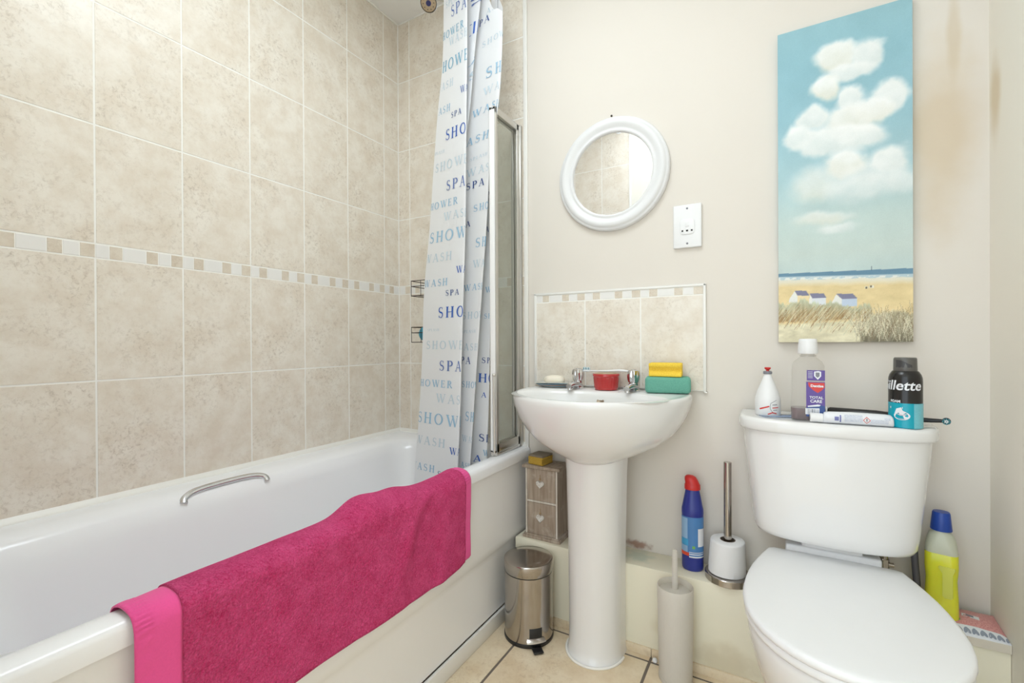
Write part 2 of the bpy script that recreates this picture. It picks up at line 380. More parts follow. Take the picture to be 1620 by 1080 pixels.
def thing(name, label, cat, loc=(0, 0, 0), rotz=0.0, group=None):
    o = bpy.data.objects.new(name, None); COL.objects.link(o)
    o.location = loc; o.rotation_euler = (0, 0, rotz); o.empty_display_size = .05
    return tag(o, label, cat, group)
def tag(o, label, cat, group=None):
    o['label'] = label; o['category'] = cat
    if group: o['group'] = group
    return o
def struct(o):
    o['kind'] = 'structure'; return o

def face_cam(x, y):
    d = CAM - Vector((x, y, 0)); return math.atan2(d.x, -d.y)

def rrect(x0, x1, y0, y1, r, z, n=8):
    r = min(r, (x1 - x0) / 2 - 1e-4, (y1 - y0) / 2 - 1e-4); out = []
    for cx, cy, a in ((x1 - r, y1 - r, 0), (x0 + r, y1 - r, 90), (x0 + r, y0 + r, 180), (x1 - r, y0 + r, 270)):
        for k in range(n + 1):
            t = math.radians(a + 90 * k / n); out.append((cx + r * math.cos(t), cy + r * math.sin(t), z))
    return out

def catmull(P, n):
    out = []
    for i in range(len(P) - 1):
        p = [Vector(P[max(i - 1, 0)]), Vector(P[i]), Vector(P[i + 1]), Vector(P[min(i + 2, len(P) - 1)])]
        for k in range(n):
            t = k / n
            out.append(.5 * (2 * p[1] + (p[2] - p[0]) * t + (2 * p[0] - 5 * p[1] + 4 * p[2] - p[3]) * t * t + (3 * p[1] - p[0] - 3 * p[2] + p[3]) * t ** 3))
    out.append(Vector(P[-1])); return out

# ------------------------------------------------------------------ text helpers
def text_tris(body, size, shear=0.0, bold=0.0, align='CENTER', spacing=1.0):
    """flat sans lettering as (verts, faces) in x,y"""
    cu = bpy.data.curves.new('lettering', 'FONT'); cu.body = body; cu.size = size; cu.shear = shear; cu.offset = bold
    cu.align_x = align; cu.align_y = 'CENTER'; cu.space_character = spacing; cu.resolution_u = 4
    o = bpy.data.objects.new('lettering', cu); COL.objects.link(o)
    dg = bpy.context.evaluated_depsgraph_get(); me = bpy.data.meshes.new_from_object(o.evaluated_get(dg))
    V = [v.co.copy() for v in me.vertices]; F = [tuple(p.vertices) for p in me.polygons]
    bpy.data.objects.remove(o); bpy.data.curves.remove(cu); bpy.data.meshes.remove(me)
    return V, F
def put_text(mb, body, size, fn, **kw):
    V, F = text_tris(body, size, **kw)
    vs = [mb.bm.verts.new(fn(v.x, v.y)) for v in V]
    for f in F: mb._face([vs[i] for i in f], False)
def put_shape(mb, pts, fn, sub=1):
    """polygon with its outline mapped through fn (for small printed shapes)"""
    mb._face([mb.bm.verts.new(fn(x, y)) for x, y in pts], False)
def put_grid(mb, x0, x1, z0, z1, fn, nx=10, nz=1):
    G = [[mb.bm.verts.new(fn(x0 + (x1 - x0) * i / nx, z0 + (z1 - z0) * j / nz)) for i in range(nx + 1)] for j in range(nz + 1)]
    for j in range(nz):
        for i in range(nx): mb._face([G[j][i], G[j][i + 1], G[j + 1][i + 1], G[j + 1][i]])
def on_cyl(rfun, off=.0004, rot=0.0):
    """map (arc x, height z) onto an upright round body whose front looks to local -Y"""
    def f(x, z):
        r = (rfun(z) if callable(rfun) else rfun) + off; a = x / r + rot
        return (r * math.sin(a), -r * math.cos(a), z)
    return f

# serif capitals for the curtain print: ribbons of given width, cap height 1
def arcp(cx, cy, rx, ry, a0, a1, n, w0, w1, wm=None):
    out = []
    for i in range(n + 1):
        t = i / n; a = math.radians(a0 + (a1 - a0) * t)
        w = w0 + (w1 - w0) * t if wm is None else (w0 * (1 - t) + w1 * t) + (wm - (w0 + w1) / 2) * math.sin(PI * t)
        out.append((cx + rx * math.cos(a), cy + ry * math.sin(a), w))
    return out
def serif(x, y, w=.26): return [(x - w / 2, y, .05), (x + w / 2, y, .05)]
TH, TN = .15, .055
GLY = {
 'H': (.84, [[(.18, 0, TH), (.18, 1, TH)], [(.66, 0, TH), (.66, 1, TH)], [(.18, .52, TN), (.66, .52, TN)]] + [serif(x, y) for x in (.18, .66) for y in (.025, .975)]),
 'W': (1.2, [[(.1, 1, TH), (.4, .02, TH)], [(.4, 0, TN), (.64, .98, TN)], [(.58, .98, TH), (.86, .02, TH)], [(.86, 0, TN), (1.1, .98, TN)], serif(.12, .975), serif(.6, .975), serif(1.08, .975, .22)]),
 'A': (.86, [[(.12, 0, TN), (.42, 1, TN)], [(.42, 1, TH), (.74, 0, TH)], [(.24, .36, TN), (.62, .36, TN)], serif(.13, .025, .22), serif(.74, .025)]),
 'E': (.7, [[(.18, 0, TH), (.18, 1, TH)], [(.06, .97, TN), (.6, .97, TN)], [(.06, .03, TN), (.64, .03, TN)], [(.2, .52, TN), (.5, .52, TN)], [(.59, .8, .04), (.59, 1, .05)], [(.63, 0, .05), (.63, .22, .04)], [(.5, .42, .04), (.5, .62, .04)]]),
 'L': (.64, [[(.18, 0, TH), (.18, 1, TH)], [(.06, .03, TN), (.58, .03, TN)], [(.57, 0, .05), (.57, .24, .04)], serif(.18, .975)]),
 'P': (.66, [[(.18, 0, TH), (.18, 1, TH)], [(.06, .97, TN), (.34, .97, TN)], arcp(.34, .73, .22, .245, 90, -90, 12, TN, TN, .14), [(.34, .485, TN), (.2, .485, TN)], serif(.18, .025)]),
 'R': (.8, [[(.18, 0, TH), (.18, 1, TH)], [(.06, .97, TN), (.34, .97, TN)], arcp(.34, .74, .2, .235, 90, -90, 12, TN, TN, .14), [(.34, .505, TN), (.2, .505, TN)], serif(.18, .025), [(.36, .5, .11), (.68, .02, .13)], serif(.7, .025, .18)]),
 'O': (.96, [arcp(.46, .5, .36, .47, 90, 270, 18, .06, .06, .15), arcp(.46, .5, .36, .47, 270, 450, 18, .06, .06, .15)]),
 'S': (.6, [arcp(.3, .74, .19, .225, 20, 90, 6, .04, .06) + arcp(.3, .74, .19, .225, 90, 250, 10, .06, .13)[1:] + [(.33, .5, .15)] + arcp(.3, .27, .21, .24, 70, -90, 12, .14, .06) + arcp(.3, .27, .21, .24, -90, -160, 6, .06, .04)[1:], [(.47, .76, .04), (.47, .97, .04)], [(.1, .03, .04), (.1, .24, .04)]]),
}
def word_quads(word, cap, track=.21):
    """list of quads (4 x (x,y)) for a word starting at x=0 on baseline 0"""
    x = 0; Q = []
    for ch in word:
        adv, strokes = GLY[ch]
        for st in strokes:
            L, R = [], []
            for i, (px, py, w) in enumerate(st):
                a = st[max(i - 1, 0)]; b = st[min(i + 1, len(st) - 1)]
                dx, dy = b[0] - a[0], b[1] - a[1]; l = math.hypot(dx, dy) or 1
                nx, ny = -dy / l, dx / l
                L.append((px + nx * w / 2, py + ny * w / 2)); R.append((px - nx * w / 2, py - ny * w / 2))
            for i in range(len(st) - 1):
                Q.append([((x + p[0]) * cap * 1.09, p[1] * cap) for p in (L[i], R[i], R[i + 1], L[i + 1])])
        x += adv + track
    return Q

# ================================================================== THE ROOM
XR, ZC, YF = 2.069, 2.573, -1.575      # right wall, ceiling, front wall
ZT = [.600, .9406, 1.2706, 1.309, 1.628, 1.958, 2.288, ZC]   # tile courses

def tile_wall(mb, plane, ubreaks, zbreaks, flip, seeds, strip=2, g=.0046, mats=(1, 2, 3), depth=.006, ustart=None):
    """tiles as shallow bevelled blocks in front of a grout bed; plane: function (u, z, outward) -> point"""
    lay = mb.bm.faces.layers.float.get('seed') or mb.bm.faces.layers.float.new('seed')
    def block(u0, u1, z0, z1, mi):
        if u1 - u0 < .002 or z1 - z0 < .002: return
        e = .0006; sd = random.random() * 10
        b = [plane(u, z, -depth) for u, z in ((u0, z0), (u1, z0), (u1, z1), (u0, z1))]
        c = [plane(u, z, -e) for u, z in ((u0, z0), (u1, z0), (u1, z1), (u0, z1))]
        f = [plane(u, z, 0) for u, z in ((u0 + e, z0 + e), (u1 - e, z0 + e), (u1 - e, z1 - e), (u0 + e, z1 - e))]
        B, Cc, F = ([mb.bm.verts.new(p) for p in q] for q in (b, c, f))
        fs = [mb._face(F, False)]
        for i in range(4):
            j = (i + 1) % 4
            fs.append(mb._face([Cc[i], Cc[j], F[j], F[i]], False)); fs.append(mb._face([B[i], B[j], Cc[j], Cc[i]], False))
        for q in fs:
            q.material_index = mi; q[lay] = sd
    for i, (u0, u1) in enumerate(zip(ubreaks, ubreaks[1:])):
        for k, (z0, z1) in enumerate(zip(zbreaks, zbreaks[1:])):
            if k == strip:
                pat = [(.030, 2), (.030, 3), (.055, 2), (.030, 3), (.033, 2), (.032, 3)]
                a = ustart if (ustart is not None and i == 0) else u0
                for wdt, mi in pat:
                    b = a + wdt
                    lo, hi = max(a, u0), min(b, u1)
                    if hi - lo > .004: block(lo + .001, hi - .001, z0 + g * .35, z1 - g * .5, mats[mi - 1])
                    a = b
            else:
                block(u0 + g / 2, u1 - g / 2, z0 + g / 2, z1 - g / 2, mats[0])

TM = [M['grout'], M['tile'], M['mosaic_white'], M['mosaic_beige']]
# left wall (face at x = 0)
mb = MB()
mb.bm.faces.layers.float.new('seed')
mb.box(-.1, -.0008, -1.68, .1, 0, ZC)
ub = [-1.574, -1.354, -1.144, -.934, -.724, -.514, -.304, -.094, 0]
mb.mi = 1
tile_wall(mb, lambda u, z, o: (o, u, z), ub, ZT, False, None, ustart=-1.564)
struct(mb.build('wall_left', TM, sharp=30))
# back wall: painted wall with the tiled bath end (tile face at y = 0, paint 6 mm behind)
mb = MB(); mb.bm.faces.layers.float.new('seed')
mb.box(-.1, .700, .0008, .1, 0, ZC)
mb.mi = 1
tile_wall(mb, lambda u, z, o: (u, -o, z), [0, .071, .281, .491, .691], ZT, False, None, ustart=-.139)
mb.mi = 4
mb.box(.700, XR + .1, .004, .1, 0, ZC)
struct(mb.build('wall_back', TM + [M['wall']], sharp=30))
mb = MB(); mb.box(.691, .708, -.006, .004, .61, ZC, bev=.0025); struct(mb.build('trim_1', M['trim']))
# sealant lines where tile meets ceiling and in the corner
mb = MB(); mb.tube([(.001, -1.57, ZC - .001), (.001, -.001, ZC - .001), (.69, -.001, ZC - .001)], .005, 8); struct(mb.build('trim_2', M['caulk']))
mb = MB(); mb.tube([(.0005, -.0005, .62), (.0005, -.0005, ZC)], .003, 8); struct(mb.build('trim_3', M['caulk']))
# right wall
mb = MB(); mb.box(XR, XR + .1, -3.2, .1, 0, ZC); struct(mb.build('wall_right', M['wall_r']))
# front wall at the foot of the bath: tiled over the bath, painted beside it up to the doorway
mb = MB(); mb.bm.faces.layers.float.new('seed')
mb.box(-.1, .700, YF - .1, YF - .0008, 0, ZC)
mb.mi = 1
tile_wall(mb, lambda u, z, o: (u, YF + o, z), [0, .071, .281, .491, .691], ZT, False, None, ustart=-.139)
mb.mi = 4; mb.box(.700, .95, YF - .1, YF - .004, 0, ZC)
struct(mb.build('wall_front', TM + [M['wall_f']], sharp=30))
mb = MB(); mb.box(.691, .708, YF - .004, YF + .006, .61, ZC, bev=.0025); struct(mb.build('trim_4', M['trim']))
# ceiling and floor
mb = MB(); mb.box(-.1, XR + .1, -3.2, .1, ZC, ZC + .08); struct(mb.build('ceiling', M['ceiling']))
mb = MB(); lay = mb.bm.faces.layers.float.new('seed')
mb.box(-.1, XR + .1, -3.2, .1, -.08, -.0015)
mb.mi = 1
xs = [-.05, .375, .80, 1.225, 1.65, 2.12]; ys = [-3.2, -2.7, -2.275, -1.85, -1.425, -1.0, -.575, -.15, .06]
for x0, x1 in zip(xs, xs[1:]):
    for y0, y1 in zip(ys, ys[1:]):
        g = .0035; e = .001; sd = random.random() * 10
        b = [(x0 + g, y0 + g, -.006), (x1 - g, y0 + g, -.006), (x1 - g, y1 - g, -.006), (x0 + g, y1 - g, -.006)]
        t = [(x0 + g + e, y0 + g + e, 0), (x1 - g - e, y0 + g + e, 0), (x1 - g - e, y1 - g - e, 0), (x0 + g + e, y1 - g - e, 0)]
        Bv = [mb.bm.verts.new(p) for p in b]; Tv = [mb.bm.verts.new(p) for p in t]
        fs = [mb._face(Tv, False)] + [mb._face([Bv[i], Bv[(i + 1) % 4], Tv[(i + 1) % 4], Tv[i]], False) for i in range(4)]
        for f in fs: f[lay] = sd
struct(mb.build('floor', [M['floor_grout'], M['floor_tile']], sharp=30))
# boxed-in pipes along the back wall, with the strip of tile at its foot
mb = MB(); mb.box(.709, XR, -.122, .004, 0, .29, bev=.004); struct(mb.build('trim_5', M['boxing']))
mb = MB(); lay = mb.bm.faces.layers.float.new('seed')
for x0, x1 in ((.709, .80), (.80, 1.225), (1.225, 1.65), (1.65, XR)):
    vs = mb.box(x0 + .001, x1 - .001, -.129, -.121, 0, .028, bev=.001)
    sd = random.random() * 10
    for f in {f for v in vs if v.is_valid for f in v.link_faces}: f[lay] = sd
struct(mb.build('baseboard_back', M['floor_tile']))
mb = MB(); mb.box(.692, .7045, -1.57, -.13, 0, .053, bev=.003); struct(mb.build('baseboard_left', M['trim']))

# ================================================================== BATH
bath = thing('bathtub', 'long white bathtub along the beige tiled wall, with a white front panel', 'bathtub', (.36, -.79, 0))
bl = Vector((-.36, .79, 0))
mb = MB()
R = [rrect(.22, .54, YF + .32, -.23, .12, .205), rrect(.17, .59, YF + .25, -.17, .13, .222), rrect(.14, .62, YF + .18, -.115, .13, .30), rrect(.105, .658, YF + .09, -.068, .12, .55), rrect(.05, .690, YF + .03, -.03, .03, .566), rrect(.002, .708, YF + .002, -.002, .004, .571), rrect(.002, .716, YF + .002, -.002, .006, .574), rrect(.002, .716, YF + .002, -.002, .006, .600),
     rrect(.002, .712, YF + .002, -.002, .006, .609), rrect(.002, .703, YF + .002, -.002, .006, .6135), rrect(.03, .676, YF + .03, -.03, .02, .613),
     rrect(.06, .660, YF + .05, -.045, .06, .611), rrect(.095, .651, YF + .08, -.062, .09, .603), rrect(.112, .645, YF + .095, -.078, .10, .590),
     rrect(.126, .638, YF + .11, -.088, .12, .55), rrect(.160, .600, YF + .20, -.135, .13, .30), rrect(.19, .57, YF + .27, -.19, .13, .238), rrect(.23, .53, YF + .33, -.24, .12, .222)]
mb.loft([[Vector(p) for p in r] for r in R])
mb.build('tub', M['acrylic'], bath, bl, sharp=60)
mb = MB()
prof = [(.640, .571), (.704, .571), (.7055, .56), (.7055, .310), (.703, .292), (.697, .279), (.692, .268), (.6905, .255), (.6905, .055), (.640, .055)]
mb.loft([[(x, YF + .002, z) for x, z in prof], [(x, -.002, z) for x, z in prof]])
mb.build('front_panel', M['panel'], bath, bl, sharp=50)
mb = MB()
for a, b in (((.0, YF + .004), (.0, 0)), ((0, 0), (.700, 0))):
    p0 = Vector((a[0], a[1], 0)); p1 = Vector((b[0], b[1], 0))
    off = Vector((.013, 0, 0)) if a[0] == b[0] else Vector((0, -.013, 0))
    mb.loft([[p + Vector((0, 0, .611)), p + off + Vector((0, 0, .611)), p + off * .9 + Vector((0, 0, .6165)), p + off * .35 + Vector((0, 0, .622)), p + Vector((0, 0, .628))] for p in (p0, p1)])
mb.build('sealant', M['caulk'], bath, bl)
mb = MB()
hp = catmull([(.116, -.990, .583), (.106, -.982, .595), (.097, -.945, .606), (.095, -.86, .609), (.097, -.785, .607), (.106, -.748, .598), (.117, -.742, .584)], 6)
mb.tube(hp, [.0105 - .001 * math.sin(PI * i / (len(hp) - 1)) for i in range(len(hp))], 14, flat=.85)
mb.build('grab_handle', M['chrome'], bath, bl)

# ---- towel over the bath edge
tow = thing('bath_towel', 'bright pink towel draped over the front rim of the white bath', 'towel', (.7, -.89, .34))
tl = Vector((-.7, .89, -.34))
Y0, Y1 = -1.338, -.447
cs = [(.628, .470), (.634, .53), (.642, .585), (.652, .610), (.672, .6195), (.698, .6205), (.716, .616), (.7245, .603), (.7265, .58), (.7245, .50), (.723, .42), (.722, .345)]
cs3 = catmull([(x, 0, z) for x, z in cs], 7)
NS, NT = 190, len(cs3)
def towel_pt(s, j):
    y = Y0 + (Y1 - Y0) * s; p = cs3[j]; x, z = p.x, p.z; t = j / (NT - 1)
    # a fold lying under the towel lifts it off the rim
    lift = math.exp(-((s - .53) / (.055 if s < .53 else .10)) ** 2) * .95 + math.exp(-((s - .67) / .07) ** 2) * .45
    w = math.exp(-((t - .40) / .16) ** 2)
    z += .034 * lift * w; x += .008 * lift * math.exp(-((t - .58) / .14) ** 2)
    z += .006 * math.exp(-((s - .965) / .05) ** 2) * w
    if t > .55:
        h = (t - .55) / .45                                   # hanging front: shallow drapes
        f = .0035 * math.sin(s * 21 + h * 2.2) * h + .007 * math.exp(-((s - (.80 - .22 * h)) / .028) ** 2) * math.sin(PI * min(1, h * 1.05)) \
            + .006 * math.exp(-((s - (.70 - .05 * h)) / .03) ** 2) * (1 - h * .6) + .0055 * math.exp(-((s - (.90 - .08 * h)) / .03) ** 2) * h
        x += max(f, -.001) + .0045 * h
        z += h * (.006 * math.sin(s * 5.2 + .6) + (.012 * max(0, s - .93) / .07))
    nn = mnoise.noise(Vector((y * 14, z * 14, x * 14)))
    x += .0016 * nn * (t > .45); z += .0022 * nn * w
    return Vector((x, y, z))
grid = [[towel_pt(i / NS, j) for j in range(NT)] for i in range(NS + 1)]
def towel_piece(i0, i1, name, mat, thick, rib=False, lab=None):
    mb = MB(); V = {}
    def g(i, j, o):
        if (i, j, o) not in V:
            a = grid[min(i + 1, NS)][j] - grid[max(i - 1, 0)][j]; b = grid[i][min(j + 1, NT - 1)] - grid[i][max(j - 1, 0)]
            n = b.cross(a).normalized()
            th = thick if o else .0005
            if o and rib: th += .0018 * math.sin(j * 2.1 + i * .55) * (1 if (1 <= i - i0 <= 5 and i0 == 0) or (i0 > 0 and 2 <= i1 - i <= 6) else 0)
            V[(i, j, o)] = mb.bm.verts.new(grid[i][j] - n * th if n.x * (1 if j > NT * .45 else 0) < 0 or (j <= NT * .45 and n.z < 0 and j > NT * .3) else grid[i][j] + n * th)
        return V[(i, j, o)]
    for i in range(i0, i1):
        for j in range(NT - 1):
            mb._face([g(i, j, 1), g(i + 1, j, 1), g(i + 1, j + 1, 1), g(i, j + 1, 1)])
    for i in range(i0, i1):
        mb._face([g(i, NT - 1, 1), g(i + 1, NT - 1, 1), g(i + 1, NT - 1, 0), g(i, NT - 1, 0)]); mb._face([g(i, 0, 1), g(i, 0, 0), g(i + 1, 0, 0), g(i + 1, 0, 1)])
    for i in (i0, i1):
        for j in range(NT - 1): mb._face([g(i, j, 1), g(i, j + 1, 1), g(i, j + 1, 0), g(i, j, 0)])
    o = mb.build(name, mat, tow, tl, sharp=None)
    if lab: o['label'] = lab
    return o
b0 = 14; b1 = NS - 7
towel_piece(0, b0, 'woven_border', M['woven'], .0035, rib=True, lab='flat ribbed pink border of the towel at its near end')
towel_piece(b0, b1, 'terry_field', M['terry'], .0065)
towel_piece(b1, NS, 'woven_border', M['woven'], .0045, rib=True, lab='flat pink border of the towel at its far end')

# ================================================================== SHOWER END
# curtain: plan outlines at nine heights (columns run from the free edge over three folds)
CZ = [2.40, 2.15, 1.95, 1.75, 1.50, 1.25, 1.0, .75, .43]
CT = [[[0.4389,-0.2],[0.508,-0.215],[0.5707,-0.225],[0.5136,-0.175],[0.6202,-0.2],[0.5791,-0.165],[0.7098,-0.2],[0.6568,-0.15],[0.6661,-0.165],[0.6149,-0.125]],[[0.4307,-0.2],[0.5033,-0.215],[0.569,-0.225],[0.5119,-0.175],[0.5866,-0.2],[0.5444,-0.165],[0.7055,-0.2],[0.6523,-0.15],[0.6645,-0.165],[0.6133,-0.125]],[[0.4036,-0.2],[0.4881,-0.215],[0.5647,-0.225],[0.5075,-0.175],[0.5647,-0.2],[0.5218,-0.165],[0.6905,-0.2],[0.6367,-0.15],[0.6519,-0.165],[0.6002,-0.125]],[[0.3826,-0.2],[0.4758,-0.215],[0.5604,-0.225],[0.503,-0.175],[0.519,-0.18],[0.4895,-0.165],[0.653,-0.2],[0.5974,-0.15],[0.6377,-0.165],[0.5855,-0.125]],[[0.3593,-0.2],[0.4624,-0.215],[0.5558,-0.225],[0.4982,-0.175],[0.5111,-0.18],[0.4815,-0.165],[0.6344,-0.2],[0.578,-0.15],[0.6333,-0.165],[0.5809,-0.125]],[[0.329,-0.2],[0.4426,-0.215],[0.5452,-0.225],[0.4872,-0.175],[0.5002,-0.18],[0.4704,-0.165],[0.6127,-0.2],[0.5553,-0.15],[0.6317,-0.165],[0.5793,-0.125]],[[0.317,-0.2],[0.4313,-0.215],[0.5345,-0.225],[0.4761,-0.175],[0.4892,-0.18],[0.4591,-0.165],[0.5908,-0.2],[0.5324,-0.15],[0.6243,-0.165],[0.5716,-0.125]],[[0.2981,-0.2],[0.4167,-0.215],[0.5238,-0.225],[0.4649,-0.175],[0.4781,-0.18],[0.4479,-0.165],[0.5686,-0.2],[0.5091,-0.15],[0.6155,-0.165],[0.5625,-0.125]],[[0.2681,-0.2],[0.3935,-0.215],[0.5065,-0.225],[0.4469,-0.175],[0.4602,-0.18],[0.4296,-0.165],[0.5456,-0.2],[0.4852,-0.15],[0.5988,-0.165],[0.5451,-0.125]]]
CT = np.array(CT); CL = [0, 0.1146, 0.2177, 0.2942, 0.3082, 0.3415, 0.4881, 0.5642, 0.6421, 0.708]
def crv(p0, p1, p2, p3, t): return .5 * ((2 * p1) + (p2 - p0) * t + (2 * p0 - 5 * p1 + 4 * p2 - p3) * t * t + (3 * p1 - p0 - 3 * p2 + p3) * t ** 3)
_rc = {}
def crow(z):
    k = round(z, 5)
    if k not in _rc:
        i = 0
        while i < len(CZ) - 2 and z < CZ[i + 1]: i += 1
        t = (z - CZ[i]) / (CZ[i + 1] - CZ[i]); g = lambda q: CT[min(max(q, 0), len(CZ) - 1)]
        _rc[k] = crv(g(i - 1), g(i), g(i + 1), g(i + 2), t)
    return _rc[k]
def csurf(u, z, off=0.0):
    r = crow(z); k = 0
    while k < 8 and u > CL[k + 1]: k += 1
    t = (u - CL[k]) / (CL[k + 1] - CL[k]); g = lambda q: r[min(max(q, 0), 9)]
    p = crv(g(k - 1), g(k), g(k + 1), g(k + 2), t)
    if off:
        q = crv(g(k - 1), g(k), g(k + 1), g(k + 2), min(t + .02, 1)); q0 = crv(g(k - 1), g(k), g(k + 1), g(k + 2), max(t - .02, 0))
        d = q - q0; l = math.hypot(*d) or 1; p = p + np.array((d[1], -d[0])) / l * off
    return (float(p[0]), float(p[1]), z)
def ctop(u):                                            # upper hem sags between its hooks
    a = [(0, 2.41), (.12, 2.42), (.22, 2.42), (.31, 2.40), (.40, 2.36), (.445, 2.285), (.49, 2.262), (.56, 2.36), (.64, 2.41), (.71, 2.42)]
    for (u0, z0), (u1, z1) in zip(a, a[1:]):
        if u <= u1: t = (u - u0) / (u1 - u0); t = t * t * (3 - 2 * t); return z0 + (z1 - z0) * t
    return a[-1][1]
cur = thing('shower_curtain', 'white shower curtain printed with blue words, hanging bunched into the bath', 'shower curtain', (.5, -.19, .43))
cl = Vector((-.5, .19, -.43))
mb = MB(); NU, NV = 150, 90
G = []
for i in range(NU + 1):
    u = .708 * i / NU; zt = ctop(u)
    G.append([mb.bm.verts.new(csurf(u, .43 + (zt - .43) * j / NV)) for j in range(NV + 1)])
for i in range(NU):
    for j in range(NV): mb._face([G[i][j], G[i + 1][j], G[i + 1][j + 1], G[i][j + 1]])
o = mb.build('curtain_sheet', M['curtain'], cur, cl, sharp=None)
WORDS = [('SPLASH', 'v', 0.0339, 2.3597, 0.025), ('SPA', 'm', 0.079, 2.3101, 0.0446), ('SHOWER', 't', -0.0238, 2.2394, 0.0303), ('WASH', 'v', 0.0666, 2.2012, 0.0323), ('SHOWER', 't', -0.0238, 2.1109, 0.043), ('WASH', 'v', -0.0238, 2.0404, 0.0305), ('WASH', 'm', 0.1632, 1.9932, 0.0267), ('WASH', 'l', -0.0238, 1.9474, 0.028), ('SPA', 'd', 0.1133, 1.9146, 0.0222), ('SHOWER', 'b', 0.0806, 1.8346, 0.0425), ('SPLASH', 'v', 0.0058, 1.791, 0.0128), ('SHOWER', 'v', 0.0245, 1.7206, 0.0357), ('SPA', 'm', 0.0993, 1.6358, 0.0399), ('SHOWER', 'l', -0.0238, 1.5733, 0.0283), ('WASH', 'v', 0.0915, 1.5184, 0.0326), ('SHOWER', 'l', 0.0167, 1.439, 0.0438), ('WASH', 'v', -0.0051, 1.3615, 0.0337), ('WASH', 'b', 0.1694, 1.3059, 0.0269), ('WASH', 'l', 0.0043, 1.2634, 0.0286), ('SPA', 'd', 0.1258, 1.2218, 0.0224), ('SHOWER', 'b', 0.0899, 1.136, 0.043), ('SPLASH', 'v', 0.0385, 1.0839, 0.0103), ('SHOWER', 'v', 0.0339, 1.0117, 0.0336), ('SPA', 'm', 0.104, 0.9263, 0.0404), ('SHOWER', 'l', -0.0238, 0.8595, 0.0288), ('WASH', 'v', 0.0946, 0.7988, 0.0355), ('SHOWER', 'l', -0.0004, 0.7096, 0.0446), ('WASH', 'v', -0.0051, 0.6217, 0.0342), ('WASH', 'b', 0.1678, 0.6019, 0.0272), ('WASH', 'l', -0.0238, 0.5141, 0.0291), ('SPA', 'd', 0.1227, 0.5037, 0.0228), ('SHOWER', 'm', 0.2985, 2.3347, 0.0347), ('HOWER', 'b', 0.2988, 2.2241, 0.0446), ('ASH', 'l', 0.301, 2.1066, 0.032), ('SHOWER', 'v', 0.3011, 2.0454, 0.0321), ('ASH', 'v', 0.407, 2.2845, 0.0217), ('PA', 'd', 0.3775, 2.258, 0.0245), ('SHOWER', 'v', 0.4005, 2.1671, 0.0219), ('SHOWER', 'l', 0.4208, 2.0391, 0.041), ('WASH', 'v', 0.4162, 1.9784, 0.0291), ('WASH', 'l', 0.3821, 1.9131, 0.0272), ('ASH', 'l', 0.3738, 1.8085, 0.03), ('SPLASH', 'v', 0.3987, 1.7436, 0.0124), ('WASH', 'v', 0.3858, 1.6846, 0.0299), ('SPA', 'd', 0.3867, 1.6348, 0.0274), ('SHOWER', 'l', 0.419, 1.5416, 0.027), ('A', 'd', 0.3876, 1.4909, 0.0225), ('SHOWER', 'l', 0.4337, 1.4024, 0.0366), ('WASH', 'v', 0.4273, 1.3259, 0.0294), ('WASH', 'l', 0.3913, 1.2394, 0.025), ('SHOWER', 'v', 0.3904, 1.1296, 0.0276), ('SPLASH', 'v', 0.3904, 1.0745, 0.0125), ('ASH', 'v', 0.4042, 1.0069, 0.0275), ('PA', 'd', 0.3904, 0.9539, 0.0277), ('SHOWER', 'l', 0.4024, 0.8616, 0.025), ('SHOWER', 'l', 0.43, 0.732, 0.0372), ('WASH', 'v', 0.418, 0.6499, 0.025), ('ASH', 'l', 0.419, 0.5467, 0.0225), ('PA', 'd', 0.6079, 1.5979, 0.0221), ('A', 'd', 0.6023, 1.4649, 0.0222), ('WASH', 'l', 0.6112, 1.2307, 0.0221), ('SHOWER', 'l', 0.6101, 1.1301, 0.0197), ('SPA', 'd', 0.6079, 0.9573, 0.0223), ('HOWER', 'b', 0.5985, 0.8819, 0.0349), ('A', 'b', 0.6106, 0.8235, 0.0198), ('SHOWER', 'd', 0.609, 0.651, 0.0298), ('A', 'b', 0.5963, 0.5664, 0.0277), ('WASH', 'l', 0.625, 0.5977, 0.0222)]
# the print runs on through the folds: where two words meet, the later one wins and the first is cut
inks = ['d', 'b', 'm', 't', 'l', 'v']
panel_of = lambda u: 0 if u < .25 else 1 if u < .325 else 2 if u < .53 else 3
PEND = [.235, .325, .515, .70]
mb = MB(); NSEG = 4
for wd, ink, u0, z0, cap in WORDS:
    mb.mi = inks.index(ink); lim = PEND[panel_of(max(u0, 0))]
    for q in word_quads(wd, cap):
        us = [u0 + p[0] for p in q]
        if min(us) < .003 or max(us) > lim or max(z0 + p[1] for p in q) > ctop(sum(us) / 4) - .003: continue
        # split the ribbon piece so it can follow the fold
        a, b, c, d = [Vector((u0 + p[0], z0 + p[1])) for p in q]
        n = max(1, int(max((a - d).length, (b - c).length, (a - b).length) / .008))
        for k in range(n):
            t0, t1 = k / n, (k + 1) / n
            p4 = [a.lerp(d, t0), b.lerp(c, t0), b.lerp(c, t1), a.lerp(d, t1)]
            mb._face([mb.bm.verts.new(csurf(p.x, p.y, .0016)) for p in p4], True)
bmesh_tmp = mb.bm
me = bpy.data.meshes.new('printed_lettering'); mb.bm.to_mesh(me); mb.bm.free()
for k in inks: me.materials.append(M['ink_' + k])
o = bpy.data.objects.new('printed_lettering', me); COL.objects.link(o); o.parent = cur; o.location = cl
o['label'] = 'blue serif words printed on the curtain'

